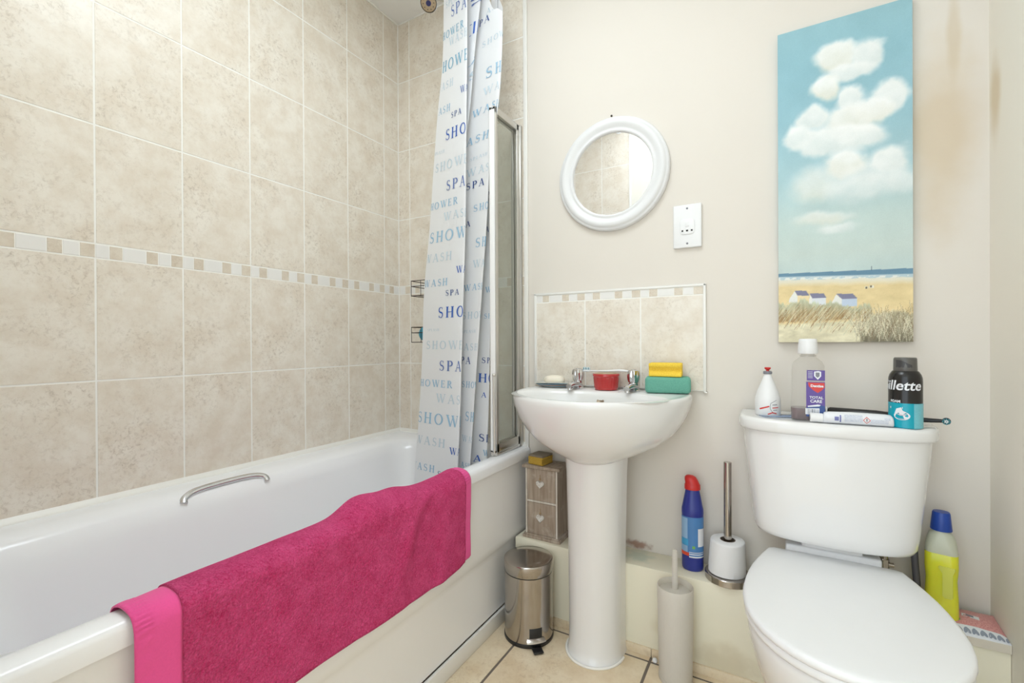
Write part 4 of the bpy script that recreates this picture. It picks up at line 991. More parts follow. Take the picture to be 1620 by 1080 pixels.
# ================================================================== THINGS BY THE BASIN FOOT
du = thing('drawer_unit', 'small grey-washed wooden two-drawer chest squeezed between bath and basin pedestal', 'drawers', (.812, -.0545, .29))
mb = MB(); mb.box(-.0785, .0785, -.054, .050, 0, .011, bev=.002); mb.box(-.073, .073, -.050, .050, .010, .018, bev=.002); mb.build('base', M['wood'], du)
mb = MB(); mb.box(-.0655, .0655, -.046, .050, .016, .268); mb.build('carcass', M['wood'], du)
mb = MB(); mb.box(-.079, .079, -.055, .052, .267, .2795, bev=.003); mb.build('top_board', M['wood'], du)
mb = MB()
mb.box(-.0665, -.0600, -.0485, -.045, .016, .268, bev=.001); mb.box(.0600, .0665, -.0485, -.045, .016, .268, bev=.001); mb.box(-.0605, .0605, -.0485, -.045, .139, .146, bev=.001)
mb.build('front_frame', M['wood_edge'], du)
def heart(s):
    P = []
    for k in range(40):
        t = 2 * PI * k / 40; P.append((s * 16 * math.sin(t) ** 3 / 17, s * (13 * math.cos(t) - 5 * math.cos(2 * t) - 2 * math.cos(3 * t) - math.cos(4 * t)) / 17))
    return P
for z0, z1 in ((.0195, .1375), (.1475, .2655)):
    zc = (z0 + z1) / 2 + .004
    mb = MB(); mb.box(-.0590, .0590, -.0490, -.0455, z0, z1, bev=.001); dr = mb.build('drawer', M['wood'], du)
    mb = MB(); P = heart(.0175)
    mb.loft([[(x - .003, -.0492, z + zc) for x, z in P], [(x - .003, -.0535, z + zc) for x, z in P], [(x * .85 - .003, -.0555, z * .85 + zc) for x, z in P]]); mb.build('heart_knob', M['heart'], dr, sharp=35)
    mb = MB(); mb.tube([(-.003, -.0505, zc + .014), (-.003, -.051, zc + .036)], .0012, 6); mb.sphere((-.003, -.0515, zc + .019), .0035, (1.3, 1, 1), 10, 8); mb.build('knob_string', M['string'], dr)

ss = thing('scouring_sponge', 'old yellow sponge with grey scouring top lying on the wooden chest', 'sponge', (.792, -.066, .5705), math.radians(-8))
g = grip_sponge(.072, .068, .030, .006); g.build('foam_block', M['old_sponge'], ss, sharp=60, rotz=PI / 2)
mb = MB(); mb.box(-.033, .033, -.035, .035, .0295, .037, bev=.002); mb.build('scouring_pad', M['scour'], ss)

bn = thing('pedal_bin', 'small stainless steel pedal bin on the floor in front of the bath panel', 'bin', (.815, -.212, 0), math.radians(44))
mb = MB(); mb.lathe([(.0, .012), (.0835, .012), (.0855, .014), (.0855, .232), (.080, .233)], 64); mb.build('body', M['steel'], bn)
mb = MB(); mb.lathe([(.0, 0), (.086, 0), (.0875, .002), (.0875, .011), (.0855, .013), (.0, .013)], 64); mb.build('base_ring', M['black_plastic'], bn)
mb = MB(); mb.lathe([(.0858, .235), (.0875, .237), (.0878, .270), (.0868, .2735), (.0845, .2748), (.050, .2752), (.0, .2754)], 64); mb.build('lid', M['steel'], bn, sharp=60)
mb = MB(); mb.lathe([(.081, .2325), (.0850, .2325), (.0850, .2355), (.081, .2355)], 64); mb.build('lid_seal', M['black_plastic'], bn)
mb = MB()
mb.box(-.017, .017, -.122, -.078, .0035, .009, bev=.002); mb.build('pedal', M['black_plastic'], bn)
mb = MB(); mb.lathe([(.0848, .030), (.0864, .031), (.0864, .066), (.0848, .068)], 14, a0=math.radians(-90 - 15), a1=math.radians(-90 + 15)); mb.build('pedal_slot', M['black_plastic'], bn)
mb = MB()
hd = [(.0862, .034), (.097, .028), (.100, .0245), (.096, .022), (.0862, .0225)]
a0, a1 = math.radians(-90 - 20), math.radians(-90 + 20)
mb.loft([[(r * math.cos(a0 + (a1 - a0) * k / 12), r * math.sin(a0 + (a1 - a0) * k / 12), z) for r, z in hd] for k in range(13)], closed=False); mb.build('pedal_hood', M['steel'], bn)

# toilet brush pot
bh = thing('brush_holder', 'tall frosted plastic toilet brush pot on the floor before the boxed pipes', 'toilet brush holder', (1.312, -.186, 0))
mb = MB(); mb.lathe([(0, .002), (.046, .002), (.0485, .004), (.049, .012), (.0535, .284), (.0515, .288), (.0505, .284), (.0465, .014), (.0, .010)], 48); mb.build('pot', M['frost'], bh, sharp=50)
mb = MB(); mb.lathe([(.0480, .0), (.0500, .001), (.0500, .012), (.0485, .012)], 48); mb.build('foot_ring', M['frost'], bh)
tbh = thing('toilet_brush', 'frosted handled toilet brush standing in the tall frosted pot', 'toilet brush', (1.310, -.180, .012))
mb = MB(); mb.lathe([(0, .12), (.0105, .12), (.0100, .26), (.0085, .30), (.0080, .372), (.0065, .381), (.0, .382)], 20); mb.build('handle', M['frost'], tbh)
mb = MB(); mb.lathe([(0, .246), (.0485 * .9, .250), (.0478 * .97, .256), (.020, .262), (.010, .264)], 40); mb.build('pot_lid', M['frost'], tbh)
mb = MB()
for k in range(18):
    z = .012 + .006 * k; r = .030 * math.sin(PI * (k + 2) / 21)
    mb.lathe([(0, z), (r, z + .002), (0, z + .004)], 24)
mb.build('brush_head', M['paper'], tbh)
cp = MB(); cp.lathe([(0, 0), (.006, .0005), (.0085, .004), (.0075, .010), (.004, .0135), (0, .0145)], 20)
tag(cp.build('plastic_stopper', M['white_plastic'], None, (1.240, -.144, 0)), 'tiny round white cap on the floor beside the toilet brush pot', 'stopper')

# bleach bottle
bb = thing('bleach_bottle', 'slim blue bleach bottle with a red cap on the boxed ledge', 'bottle', (1.343, -.052, .29), face_cam(1.343, -.052))
prof = [(0, 0), (.029, 0), (.0325, .004), (.0335, .012), (.0335, .180), (.0340, .186), (.0335, .200), (.0320, .206), (.030, .216), (.0255, .240), (.0215, .260), (.0205, .268), (.0, .268)]
mb = MB(); mb.lathe(prof, 40)
for v in mb.bm.verts: v.co.y *= .82
mb.build('body', M['blue_bottle'], bb)
mb = MB(); mb.lathe([(.0, .262), (.0245, .262), (.0250, .266), (.0245, .277), (.0225, .279), (.0215, .284), (.0205, .292), (.0175, .301), (.011, .306), (.0, .3075)], 32)
for v in mb.bm.verts:
    v.co.y *= .85
    if v.co.z > .28: v.co.x -= (v.co.z - .28) * .30
mb.build('cap', M['red_cap'], bb)
def bc(off):
    f0 = on_cyl(.0335, off)
    def f(x, z): p = f0(x, z); return (p[0], p[1] * .82, p[2])
    return f
mb = MB(); put_grid(mb, -.050, .050, .050, .176, bc(.0004), 30); mb.build('label', M['label_blue'], bb)
for (x0, x1, z0, z1, m, off, nm) in ((-.050, -.016, .105, .172, 'label_pale', .0007, 'label_panel'), (-.050, -.014, .083, .104, 'label_cyan', .0007, 'label_panel'), (-.050, -.016, .062, .082, 'label_pale', .0007, 'label_panel'), (-.050, -.011, .050, .061, 'label_orange', .0008, 'label_panel'), (-.011, .050, .046, .0505, 'label_white', .0008, 'label_panel'), (-.011, .050, .055, .058, 'label_white', .0007, 'label_panel'), (-.011, .050, .0615, .0635, 'label_white', .0007, 'label_panel'), (.017, .045, .082, .140, 'label_white', .0007, 'label_panel'), (-.001, .008, .075, .084, 'label_green', .0008, 'label_panel')):
    mb = MB(); put_grid(mb, x0, x1, z0, z1, bc(off), 12); mb.build(nm, M[m], bb)

# toilet roll on its stand
rs = thing('roll_stand', 'steel toilet roll stand with a round base and upright pole on the ledge', 'toilet roll holder', (1.450, -.068, .29))
mb = MB(); mb.lathe([(0, 0), (.0655, 0), (.067, .0015), (.067, .019), (.0655, .0205), (.0, .0205)], 64); mb.build('base_plate', M['steel'], rs)
mb = MB(); mb.lathe([(0, .02), (.0115, .02), (.0115, .3665), (.0105, .3675), (.0, .3675)], 28); mb.build('pole', M['steel'], rs)
mb = MB(); mb.lathe([(0, .0202), (.026, .0202), (.0265, .021), (.0, .0215)], 28); mb.build('pole_collar', M['steel'], rs)
tr = thing('toilet_roll', 'white toilet roll slid over the pole of the steel stand', 'toilet roll', (1.4495, -.0665, .3108))
mb = MB(); n = 72
def rr_(r, z, k0=0.0): return [Vector((r * (1 + k0 * max(0, math.cos(2 * PI * k / n - 3.6))) * math.cos(2 * PI * k / n), r * (1 + k0 * max(0, math.cos(2 * PI * k / n - 3.6))) * math.sin(2 * PI * k / n), z)) for k in range(n)]
mb.loft([rr_(.022, 0), rr_(.050, 0), rr_(.0520, .002, .10), rr_(.0515, .03, .09), rr_(.0505, .06, .06), rr_(.0495, .095, .02), rr_(.049, .1005), rr_(.0475, .1020), rr_(.0225, .1020)], cap0=False, cap1=False); mb.build('paper_roll', M['paper'], tr, sharp=50)
mb = MB(); mb.lathe([(.0228, .1), (.0222, .1025), (.0205, .1025), (.0205, .0), (.0228, .0), (.0228, .1)], 32); mb.build('card_core', M['card'], tr)

# ================================================================== TOILET
TX = 1.713
to = thing('toilet', 'white close-coupled toilet with its seat lid closed, right of the basin', 'toilet', (TX, -.38, 0))
tof = Vector((0, .38, 0))
def cist(w, d, z, n_=6.0, bow=.16, y0=-.010, m=60):
    out = []
    for k in range(m + 1):
        a = PI * k / m; c, s = math.cos(a), math.sin(a)
        x = -w * abs(c) ** (2 / n_) * (1 if c > 0 else -1); y = abs(s) ** (2 / n_)
        out.append(Vector((x, y0 - (d + y0) * y * (1 - bow * (x / w) ** 2), z)))
    return out
mb = MB()
mb.loft([cist(.150, .165, .488), cist(.172, .190, .489), cist(.183, .202, .494), cist(.189, .208, .506), cist(.192, .211, .53), cist(.204, .212, .64), cist(.216, .213, .76), cist(.2175, .213, .79)])
mb.build('cistern_tank', M['ceramic'], to, tof, sharp=60)
mb = MB()
mb.loft([cist(.222, .214, .785), cist(.2265, .219, .787), cist(.2285, .221, .792), cist(.2285, .221, .810), cist(.2265, .219, .8165), cist(.2215, .214, .8198), cist(.214, .206, .8205), cist(.205, .196, .8200)])
mb.build('cistern_lid', M['ceramic'], to, tof, sharp=60)
HW = [(-.150, .120), (-.1505, .139), (-.158, .150), (-.176, .156), (-.205, .165), (-.245, .176), (-.287, .186), (-.33, .193), (-.37, .1975), (-.41, .2000), (-.45, .1995), (-.49, .1945), (-.525, .186), (-.558, .172), (-.588, .154), (-.613, .132), (-.635, .106), (-.652, .076), (-.663, .044), (-.668, .014)]
def seat_ring(s, z, dy=0.0, sy=None):
    sy = s if sy is None else sy; L = [(-h, y) for y, h in HW]; Rr = [(h, y) for y, h in reversed(HW)]
    return [Vector((x * s, -.41 + dy + (y + .41) * sy, z)) for x, y in L + Rr]
def sm(r):
    out = []; n_ = len(r)
    for i in range(n_): out.append(r[i]); 
    return out
mb = MB(); mb.loft([seat_ring(.965, .433), seat_ring(.985, .4345), seat_ring(.997, .438), seat_ring(1, .443), seat_ring(.994, .4485), seat_ring(.978, .4515), seat_ring(.95, .453), seat_ring(.8, .4538), seat_ring(.4, .4542)]); ld = mb.build('seat_lid', M['white_plastic'], to, tof, sharp=60)
mb = MB(); mb.loft([seat_ring(.95, .414), seat_ring(.975, .4155), seat_ring(.984, .420), seat_ring(.984, .428), seat_ring(.975, .4325), seat_ring(.95, .4328)]); mb.build('seat', M['white_plastic'], to, tof, sharp=60)
mb = MB(); mb.box(-.108, .108, -.155, -.112, .425, .468, bev=.006, seg=3); mb.build('hinge_cover', M['white_plastic'], to, tof)
mb = MB(); mb.loft([seat_ring(.90, .413), seat_ring(.94, .412), seat_ring(.955, .405), seat_ring(.955, .392), seat_ring(.935, .365), seat_ring(.88, .31, .012), seat_ring(.80, .25, .03), seat_ring(.70, .18, .05, .72), seat_ring(.60, .10, .07, .66), seat_ring(.56, .03, .075, .66), seat_ring(.57, 0, .075, .68)]); mb.build('bowl', M['ceramic'], to, tof, sharp=60)
mb = MB(); mb.box(-.095, .095, -.24, -.124, .30, .410, bev=.02, seg=3); mb.box(-.07, .07, -.15, -.02, .40, .495, bev=.01); mb.build('rear_deck', M['ceramic'], to, tof)
mb = MB(); mb.cyl((.118, -.09, .49), (.118, -.09, .462), .017, 6); mb.cyl((.118, -.09, .463), (.118, -.09, .452), .012, 18); mb.cyl((.118, -.09, .452), (.118, -.09, .425), .015, 8); mb.cyl((.118, -.09, .426), (.118, -.09, .2905), .008, 14); mb.cyl((.118, -.09, .437), (.142, -.09, .437), .006, 12); mb.build('inlet_valve', M['steel'], to, tof)
pp = MB(); pp.tube(catmull([(0, 0, 0), (.0, .0, .08), (-.004, .002, .15), (-.006, .004, .199)], 8), .008, 12)
pp.build('hose', M['grey_hose'], to, Vector((.198, .38 - .05, .2905)))

# things on the cistern
CZL = .8206
wb = thing('cleaner_bottle', 'white cone-topped squeeze bottle with a red tip at the left of the cistern', 'bottle', (1.562, -.108, CZL), face_cam(1.562, -.108))
prf = [(0, 0), (.031, 0), (.0335, .003), (.0335, .046), (.0325, .053), (.0308, .057), (.0302, .061), (.0270, .072), (.0190, .092), (.0125, .109), (.0098, .117), (.0088, .121), (.0, .121)]
mb = MB(); mb.lathe(prf, 40); mb.build('body', M['white_plastic'], wb)
mb = MB(); mb.lathe([(0, .1205), (.011, .1205), (.0118, .122), (.0118, .1275), (.010, .129), (.0, .129)], 28); mb.build('neck_ring', M['label_grey'], wb)
mb = MB(); mb.lathe([(0, .129), (.0045, .129), (.004, .132), (.0075, .135), (.0085, .137), (.008, .140), (.0, .1405)], 24); mb.build('push_tip', M['red_cap'], wb)
def strip(mb, p, q, w, fn, n_=8):
    p, q = Vector(p), Vector(q); d = (q - p).normalized(); nn = Vector((-d.y, d.x)) * w / 2
    for k in range(n_):
        a, b_ = p.lerp(q, k / n_), p.lerp(q, (k + 1) / n_)
        mb._face([mb.bm.verts.new(fn(*c)) for c in (a - nn, b_ - nn, b_ + nn, a + nn)], False)
wf = on_cyl(.0335, .0004)
mb = MB(); strip(mb, (-.022, .020), (.004, .029), .004, wf); strip(mb, (.000, .006), (.014, .012), .003, wf); strip(mb, (.012, .011), (.024, .008), .003, wf); strip(mb, (.012, .0245), (.030, .0255), .0025, wf); mb.build('red_print', M['label_red'], wb)
mb = MB()
hexo = [(.024, .047), (.008, .038), (.006, .030), (.006, .022), (.012, .0125), (.020, .008)]
for a, b_ in zip(hexo, hexo[1:]): strip(mb, a, b_, .0012, wf, 4)
strip(mb, (.012, .033), (.026, .034), .002, wf); strip(mb, (.014, .018), (.026, .0185), .0016, wf); mb.build('grey_print', M['label_grey'], wb)

mw = thing('mouthwash_bottle', 'clear mouthwash bottle with a white cap and purple label, almost empty', 'bottle', (1.660, -.150, CZL), face_cam(1.66, -.15))
def mr_(w, d, z, r=.016): return [Vector(p) for p in rrect(-w, w, -d, d, r, z, 6)]
mb = MB()
mb.loft([mr_(.038, .022, .0), mr_(.0405, .0245, .003), mr_(.0410, .025, .03), mr_(.0385, .024, .07), mr_(.0385, .024, .125), mr_(.0375, .0235, .150), mr_(.033, .022, .160), mr_(.022, .018, .170, .014), mr_(.0165, .0165, .175, .016), mr_(.0165, .0165, .187, .016)])
mb.build('body', M['clear_bottle'], mw)
mb = MB(); mb.loft([mr_(.0375, .0215, .0012), mr_(.0395, .0238, .004), mr_(.0400, .0242, .033), mr_(.030, .015, .0331)]); mb.build('liquid', M['plum'], mw)
mb = MB(); mb.lathe([(.016, .174), (.0195, .1745), (.0195, .178), (.016, .1785)], 28); mb.build('neck_ring', M['clear_bottle'], mw)
mb = MB(); mb.lathe([(0, .182), (.0228, .182), (.0238, .184), (.0235, .196), (.0222, .214), (.0214, .2205), (.019, .223), (0, .2235)], 36); mb.build('cap', M['white_plastic'], mw)
pl = lambda off: (lambda x, z: (x, -.0252 - off, z))
mb = MB(); put_grid(mb, -.0025, .0385, .110, .138, lambda x, z: (x, -.0245 - .0003, z), 4); mb.build('upper_label', M['purple'], mw)
mb = MB(); put_grid(mb, -.0040, .0385, .012, .1065, pl(.0002), 4); mb.build('lower_label', M['purple'], mw)
mb = MB(); put_shape(mb, [(.014, .1345), (.0235, .136), (.030, .1345), (.030, .122), (.0225, .1125), (.014, .122)], lambda x, z: (x, -.0251, z)); mb.build('white_shield', M['label_white'], mw)
mb = MB(); put_shape(mb, [(.0175, .132), (.0265, .132), (.0265, .122), (.022, .118), (.0175, .122)], lambda x, z: (x, -.0254, z)); mb.build('dark_emblem', M['label_grey'], mw)
mb = MB()
for k in range(5): put_shape(mb, [(.000, .117 + .004 * k), (.011, .117 + .004 * k), (.011, .118 + .004 * k), (.000, .118 + .004 * k)], lambda x, z: (x, -.0251, z))
mb.build('fine_lines', M['label_white'], mw)
mb = MB(); put_shape(mb, [(.000, .1045), (.0375, .1045), (.0375, .092), (.030, .083), (.022, .077), (.012, .084), (.002, .094)], pl(.0006)); mb.build('red_shield', M['label_red'], mw)
mb = MB(); put_text(mb, 'Dentise', .0092, lambda x, y: pl(.001)(.0205 + x, .0955 + y), bold=.0004); mb.build('brand_lettering', M['label_white'], mw)
mb = MB(); put_text(mb, 'TOTAL', .0098, lambda x, y: pl(.001)(.0190 + x, .0640 + y), bold=.0002); put_text(mb, 'CARE', .0108, lambda x, y: pl(.001)(.0185 + x, .0540 + y), bold=.0003); mb.build('slogan_lettering', M['label_white'], mw)
mb = MB(); put_shape(mb, [(-.004, .012), (.0385, .012), (.0385, .042), (.02, .046), (-.004, .036)], pl(.0004)); mb.build('blue_panel', M['deep_blue'], mw)
mb = MB(); put_shape(mb, [(-.006, .018), (.026, .018), (.026, .036), (-.006, .034)], pl(.0008)); put_shape(mb, [(.0, .038), (.026, .041), (.029, .045), (.022, .046), (-.001, .041)], pl(.0008)); mb.build('barcode_panel', M['label_white'], mw)
mb = MB()
for k, wd in enumerate((1, 2, 1, 1, 3, 1, 2, 1, 1, 2)): put_shape(mb, [(-.002 + .0027 * k, .019), (-.002 + .0027 * k + .0006 * wd, .019), (-.002 + .0027 * k + .0006 * wd, .033), (-.002 + .0027 * k, .033)], pl(.0012))
mb.build('barcode_bars', M['label_grey'], mw)

tp = thing('toothpaste_tube', 'white toothpaste tube lying along the front of the cistern lid', 'toothpaste', (1.748, -.186, CZL))
ang = math.radians(3)
tp.rotation_euler = (0, 0, ang)
mb = MB()
def te(x, ry, rz): return [Vector((x, ry * math.cos(2 * PI * k / 32), rz + rz * math.sin(2 * PI * k / 32))) for k in range(32)]
mb.loft([te(-.058, .009, .0095), te(-.054, .0135, .0145), te(-.045, .0145, .0152), te(0, .0155, .0160), (te(.05, .017, .0155)), te(.075, .0175, .0152), te(.085, .0170, .0148), te(.0895, .0140, .0125), te(.091, .008, .0075)]); mb.build('tube_body', M['tube'], tp, sharp=60)
mb = MB(); mb.tube([(-.086, 0, .0128), (-.085, 0, .0128), (-.058, 0, .0125), (-.0565, 0, .0125)], [.0112, .0125, .0118, .0095], 32); mb.build('cap', M['white_plastic'], tp)
mb = MB(); mb.tube([(-.0862, 0, .0128), (-.0870, 0, .0128)], [.0078, .0070], 24); mb.build('cap_recess', M['label_grey'], tp)
def on_tube(x, t):
    """print on the tube's front side: t is the angle up from the lower front"""
    ry = .0157 + .0018 * max(0, x) / .07; rz = .0157; a = t
    return (x, -(ry + .0004) * math.cos(a), .0155 + (rz + .0004) * math.sin(a))
mb = MB(); put_grid(mb, -.012, .026, -.45, .75, on_tube, 4, 8); put_grid(mb, .042, .078, -.5, .15, on_tube, 4, 6); put_grid(mb, .070, .082, .15, .5, on_tube, 2, 4); mb.build('small_print', M['tube_text'], tp)
mb = MB(); put_grid(mb, -.033, -.024, -.35, .30, on_tube, 2, 6); put_grid(mb, -.022, -.019, -.6, .6, on_tube, 1, 6); mb.build('lilac_print', M['tube_lilac'], tp)
mb = MB()
dm = [(.026 + .0085, -.62), (.026 + .0165, -.05), (.026 + .0085, .52), (.026 + .0005, -.05)]
for a, b_ in zip(dm, dm[1:] + dm[:1]):
    A, B_ = Vector(a), Vector(b_); 
    Ai = Vector((.0345 + (A.x - .0345) * .8, -.05 + (A.y + .05) * .8)); Bi = Vector((.0345 + (B_.x - .0345) * .8, -.05 + (B_.y + .05) * .8))
    for k in range(4):
        mb._face([mb.bm.verts.new(on_tube(*p)) for p in (A.lerp(B_, k / 4), A.lerp(B_, (k + 1) / 4), Ai.lerp(Bi, (k + 1) / 4), Ai.lerp(Bi, k / 4))], False)
mb.build('hazard_diamond', M['label_red'], tp)
mb = MB(); put_grid(mb, .0337, .0353, -.12, .22, on_tube, 1, 3); put_grid(mb, .0337, .0353, -.28, -.19, on_tube, 1, 2); mb.build('hazard_mark', M['dark_gap'], tp)

eb = thing('electric_toothbrush', 'black electric toothbrush lying behind the foam can, head over the lid edge', 'toothbrush', (1.80, -.075, CZL))
eb.rotation_euler = (0, 0, math.radians(-14))
mb = MB(); mb.tube([(-.088, 0, .0135), (-.084, 0, .0135), (.02, 0, .0138), (.06, 0, .0125), (.078, 0, .011), (.080, 0, .011)], [.010, .0128, .0135, .012, .0095, .007], 24); mb.build('handle', M['black_plastic'], eb)
mb = MB(); mb.tube([(-.105, 0, .0135), (-.103, 0, .0135), (-.089, 0, .0135)], [.0105, .0125, .0128], 24); mb.build('end_cap', M['white_plastic'], eb)
mb = MB(); mb.tube([(.080, 0, .011), (.083, 0, .011)], .0095, 20); mb.build('ring', M['chrome'], eb)
mb = MB(); mb.tube([(.083, 0, .011), (.090, 0, .0112), (.130, 0, .0125), (.152, 0, .0135)], [.0082, .0075, .0055, .0045], 18); mb.tube([(.160, .004, .0135), (.160, -.0015, .0135)], .0085, 20); mb.build('brush_neck', M['black_plastic'], eb)
mb = MB()
for k in range(8):
    a = 2 * PI * k / 8; mb.cyl((.160 + .0055 * math.cos(a), -.0010, .0135 + .0055 * math.sin(a)), (.160 + .0065 * math.cos(a), -.0095, .0135 + .0065 * math.sin(a)), .0017, 8)
mb.build('bristles', M['bristle_teal'], eb)
mb = MB()
for k in range(5):
    a = 2 * PI * k / 5; mb.cyl((.160 + .0022 * math.cos(a), -.001, .0135 + .0022 * math.sin(a)), (.160 + .0028 * math.cos(a), -.0095, .0135 + .0028 * math.sin(a)), .0017, 8)
mb.build('bristles', M['bristle'], eb)['label'] = 'white inner bristles'

fc = thing('shaving_foam_can', 'black and turquoise shaving foam can at the right of the cistern lid', 'can', (1.866, -.163, CZL), face_cam(1.866, -.163))
mb = MB(); mb.lathe([(0, 0), (.032, 0), (.0338, .002), (.0338, .062)], 48); mb.build('lower_body', M['can_teal'], fc)
mb = MB(); mb.lathe([(.0338, .062), (.0338, .116), (.0332, .124), (.0310, .132), (.0270, .139), (.0250, .141), (0, .141)], 48); mb.build('upper_body', M['can_black'], fc)
mb = MB(); mb.lathe([(0, .141), (.0232, .141), (.0238, .143), (.0232, .170), (.0225, .173), (.021, .1745), (0, .1745)], 40); mb.build('cap', M['can_cap'], fc)
cf = on_cyl(.0235, .0004)
mb = MB()
pts_ = [(-.020, .169), (-.012, .168), (-.004, .166), (.006, .160), (.014, .156), (.014, .153), (.0, .153), (-.020, .153)]
for i in range(4):
    a, b_ = pts_[i], pts_[i + 1]; mb._face([mb.bm.verts.new(cf(*p)) for p in (a, b_, (b_[0], .150), (a[0], .150))], False)
mb.build('trigger_recess', M['can_cap_dark'], fc)
lf = on_cyl(.0338, .0005)
mb = MB(); V, F = text_tris('Gillette', .0335, shear=.18, bold=.0006, align='RIGHT')
vs = [mb.bm.verts.new(lf(.034 + v.x, .105 + v.y)) for v in V]
for f in F: mb._face([vs[i] for i in f], False)
mb.build('brand_lettering', M['label_white'], fc)
mb = MB(); put_text(mb, 'FOAM', .0085, lambda x, y: on_cyl(.0338, .0005)(-.021 + x, .066 + y), bold=.0003); mb.build('type_lettering', M['label_white'], fc)
tf = on_cyl(.0338, .0005)
mb = MB(); put_grid(mb, .017, .052, .001, .0615, tf, 10); mb.build('side_panel', M['can_pale'], fc)
mb = MB()
el = [(-.007 + .0165 * math.cos(2 * PI * k / 28), .031 + .0105 * math.sin(2 * PI * k / 28)) for k in range(28)]
put_shape(mb, el, tf); put_shape(mb, [(-.022, .036), (-.018, .048), (-.008, .052), (-.005, .044), (.002, .040), (-.006, .033)], on_cyl(.0338, .0007)); put_shape(mb, [(-.034, .052), (-.005, .053), (-.005, .0485), (-.034, .047)], tf); mb.build('foam_picture', M['label_white'], fc)
mb = MB()
put_shape(mb, [(-.020, .036), (-.008, .0345), (.004, .036), (.0, .0325), (-.01, .0315)], on_cyl(.0338, .001)); put_shape(mb, [(-.018, .025), (-.004, .0235), (.006, .026), (-.004, .022)], on_cyl(.0338, .001)); mb.build('foam_shading', M['foam_pink'], fc)

pk = thing('plastic_packet', 'flat clear plastic packet with blue print under the white squeeze bottle', 'packet', (1.598, -.120, CZL))
pk.rotation_euler = (0, 0, math.radians(24))
mb = MB(); mb.box(-.058, .050, -.024, .024, .0002, .0020, bev=.0008)
mb.build('wrapper', M['packet'], pk)
mb = MB(); mb.box(-.05, .035, -.020, -.014, .0022, .0026); mb.box(.0, .045, -.004, .003, .0022, .0026); mb.build('blue_print', M['packet_blue'], pk)
mb = MB(); mb.box(.005, .046, .010, .020, .0022, .0026); mb.build('grey_print', M['packet_grey'], pk)
mb = MB(); mb.box(-.055, -.043, -.020, -.012, .0022, .0027); mb.build('grey_print', M['packet_grey'], pk)

# floor cleaner and wipes in the corner
fl = thing('floor_cleaner_bottle', 'yellow floor cleaner bottle with a blue cap in the corner behind the toilet', 'bottle', (1.957, -.062, .29), face_cam(1.957, -.062))
def fb(w, d, z, r=.016): return [Vector(p) for p in rrect(-w, w, -d, d, r, z, 6)]
mb = MB(); mb.loft([fb(.029, .024, 0), fb(.0325, .027, .004), fb(.0335, .028, .03), fb(.0325, .027, .09), fb(.0305, .026, .13), fb(.0330, .027, .160), fb(.0325, .0265, .196), fb(.032, .026, .197)], cap1=True); mb.build('filled_body', M['yellow_liquid'], fl)
mb = MB(); mb.loft([fb(.0322, .0263, .1968), fb(.0315, .026, .210), fb(.029, .024, .228, .02), fb(.024, .021, .243, .019), fb(.0175, .0175, .250, .0165), fb(.0165, .0165, .256, .016)], cap0=False); mb.build('empty_shoulder', M['milky'], fl)
mb = MB(); mb.lathe([(0, .2535), (.0215, .2535), (.0220, .255), (.0180, .297), (.0165, .3005), (0, .3015)], 36); mb.build('cap', M['blue_cap'], fl)
mb = MB()
P = [(.002, .092), (.006, .088), (.020, .088), (.022, .092), (.022, .150), (.027, .163), (.026, .168), (-.004, .168), (-.006, .163), (.002, .150)]
mb.loft([[(x, -.0264, z) for x, z in P], [(x * .97, -.0290, z) for x, z in P]]); mb.build('grip_panel', pbr('pale_yellow_grip', (220, 222, 96), rough=.25), fl)

wp = thing('wipes_packet', 'pink patterned wet wipes packet lying on the ledge in the right corner', 'packet', (2.0, -.069, .2902))
wp.rotation_euler = (0, 0, 0)
mb = MB(); nx_, ny_ = 16, 12
def wtop(i, j):
    u, v = i / nx_, j / ny_; x = -.068 + .136 * u; y = -.057 + .110 * v
    z = .0215 + .012 * math.sin(PI * u) ** .5 * math.sin(PI * v) ** .6 + .014 * v + .0012 * mnoise.noise(Vector((x * 60, y * 60, 3)))
    return Vector((x, y, z))
T_ = [[mb.bm.verts.new(wtop(i, j)) for j in range(ny_ + 1)] for i in range(nx_ + 1)]
B_ = [[mb.bm.verts.new((T_[i][j].co.x, T_[i][j].co.y, .0005)) for j in range(ny_ + 1)] for i in range(nx_ + 1)]
for i in range(nx_):
    for j in range(ny_):
        mb.mi = 1 if j >= 3 else 0
        mb._face([T_[i][j], T_[i + 1][j], T_[i + 1][j + 1], T_[i][j + 1]]); mb.mi = 0; mb._face([B_[i][j], B_[i][j + 1], B_[i + 1][j + 1], B_[i + 1][j]])
mb.mi = 2
for i in range(nx_):
    for j, fl_ in ((0, 0), (ny_, 1)): mb._face([T_[i][j], B_[i][j], B_[i + 1][j], T_[i + 1][j]])
for j in range(ny_):
    for i in (0, nx_): mb._face([T_[i][j], T_[i][j + 1], B_[i][j + 1], B_[i][j]])
mb.build('wrapper', [M['label_white'], M['pink_pack'], M['pack_cream']], wp, sharp=50)
def wt(x, y, off=.0006):
    i = (x + .068) / .136 * nx_; j = (y + .057) / .110 * ny_; p = wtop(i, j); return (x, y, p.z + off)
mb = MB()
for k in range(9):
    cx = -.060 + .015 * k
    for s in (-1, 1):
        P = [(cx + s * .0055 + .0045 * math.cos(a) * .9 + s * .0025 * math.sin(a), -.0440 + .0085 * math.sin(a)) for a in [2 * PI * t / 10 for t in range(10)]]
        put_shape(mb, [(max(-.067, min(.067, x)), max(-.0565, min(-.031, y))) for x, y in P], wt)
mb.build('leaf_print', M['pack_grey'], wp)
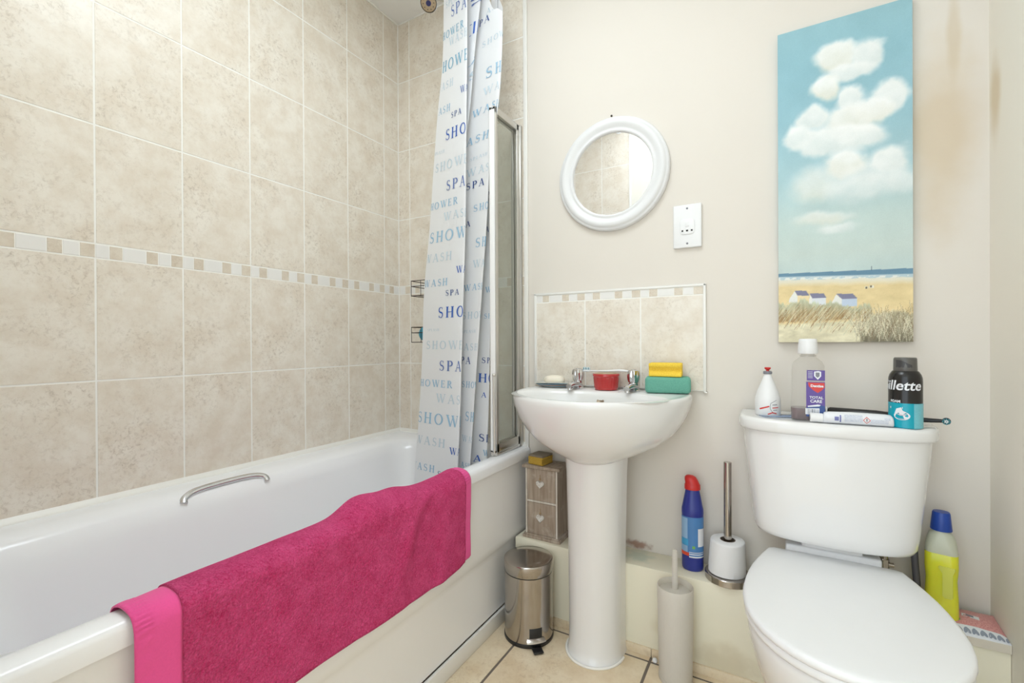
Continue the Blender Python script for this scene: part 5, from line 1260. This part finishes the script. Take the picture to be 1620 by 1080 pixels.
mb = MB(); put_shape(mb, [(-.005, .004), (.028, .000), (.030, .014), (-.002, .018)], wt); put_shape(mb, [(-.045, .010), (-.025, .008), (-.022, .020), (-.042, .022)], wt); put_shape(mb, [(-.038, -.018), (-.020, -.020), (-.019, -.008), (-.036, -.007)], wt); mb.build('white_panel', M['label_white'], wp)
mb = MB(); put_shape(mb, [(.004, .006), (.018, .004), (.019, .012), (.005, .0145)], lambda x, y: wt(x, y, .0012)); mb.build('grey_print', M['label_grey'], wp)
mb = MB(); put_shape(mb, [(-.022 + .011 * math.cos(2 * PI * t / 16), -.013 + .0065 * math.sin(2 * PI * t / 16)) for t in range(16)], lambda x, y: wt(x, y, .0012)); mb.build('green_badge', M['label_green'], wp)
mb = MB(); mb.box(-.024, -.010, -.0580, -.0568, .011, .019); mb.build('dark_mark', M['dark_gap'], wp)

# ================================================================== LIGHT
def area(name, loc, aim, size, energy, col=(1, 1, 1)):
    L = bpy.data.lights.new(name, 'AREA'); L.energy = energy; L.color = col; L.size = size
    o = bpy.data.objects.new(name, L); COL.objects.link(o); o.location = loc; o.rotation_euler = (Vector(aim) - Vector(loc)).to_track_quat('-Z', 'Y').to_euler(); return o
# an added mid-room uplight with no real fixture, filling via the ceiling, the room's own ceiling lamp, and daylight from the hallway behind the camera
L = bpy.data.lights.new('fill_uplight', 'SPOT'); L.energy = 125; L.color = (.83, .925, 1.0); L.shadow_soft_size = .08; L.spot_size = math.radians(78); L.spot_blend = 1
o = bpy.data.objects.new('fill_uplight', L); COL.objects.link(o); o.location = (1.0, -1.02, 1.5); o.rotation_euler = (Vector((.90, -.98, 2.57)) - o.location).to_track_quat('-Z', 'Y').to_euler()
area('ceiling_lamp', (.95, -.95, 2.56), (.95, -.95, 0), .6, 6, (.83, .925, 1.0))
area('hallway_light', (1.95, -2.5, 1.45), (.3, -.75, 1.0), 1.6, 3, (.83, .925, 1.0))
w = bpy.data.worlds.new('World'); scene.world = w; w.use_nodes = True
bg = w.node_tree.nodes['Background']; bg.inputs[0].default_value = (.83, .925, 1.0, 1); bg.inputs[1].default_value = 2.1

# ================================================================== CAMERA
yaw, pitch, roll = .5201, -.00285, -.00521
F_ = Vector((-math.sin(yaw), math.cos(yaw), 0)); R_ = Vector((math.cos(yaw), math.sin(yaw), 0)); U_ = Vector((0, 0, 1))
F2 = F_ * math.cos(pitch) + U_ * math.sin(pitch); U2 = U_ * math.cos(pitch) - F_ * math.sin(pitch)
R3 = R_ * math.cos(roll) + U2 * math.sin(roll); U3 = U2 * math.cos(roll) - R_ * math.sin(roll)
cam = bpy.data.cameras.new('camera'); cam.sensor_fit = 'HORIZONTAL'; cam.sensor_width = 36; cam.lens = 726.157 / 1620 * 36
cam.shift_x = -1.836 / 1620; cam.shift_y = 2.396 / 1620; cam.clip_start = .02
co_ = bpy.data.objects.new('camera', cam); COL.objects.link(co_)
mw_ = Matrix.Identity(4)
for i in range(3): mw_[i][0] = R3[i]; mw_[i][1] = U3[i]; mw_[i][2] = -F2[i]; mw_[i][3] = CAM[i]
co_.matrix_world = mw_
scene.camera = co_
vs_ = scene.view_settings; vs_.view_transform = 'Standard'; vs_.look = 'None'; vs_.exposure = .12; vs_.gamma = 1; vs_.use_curve_mapping = False
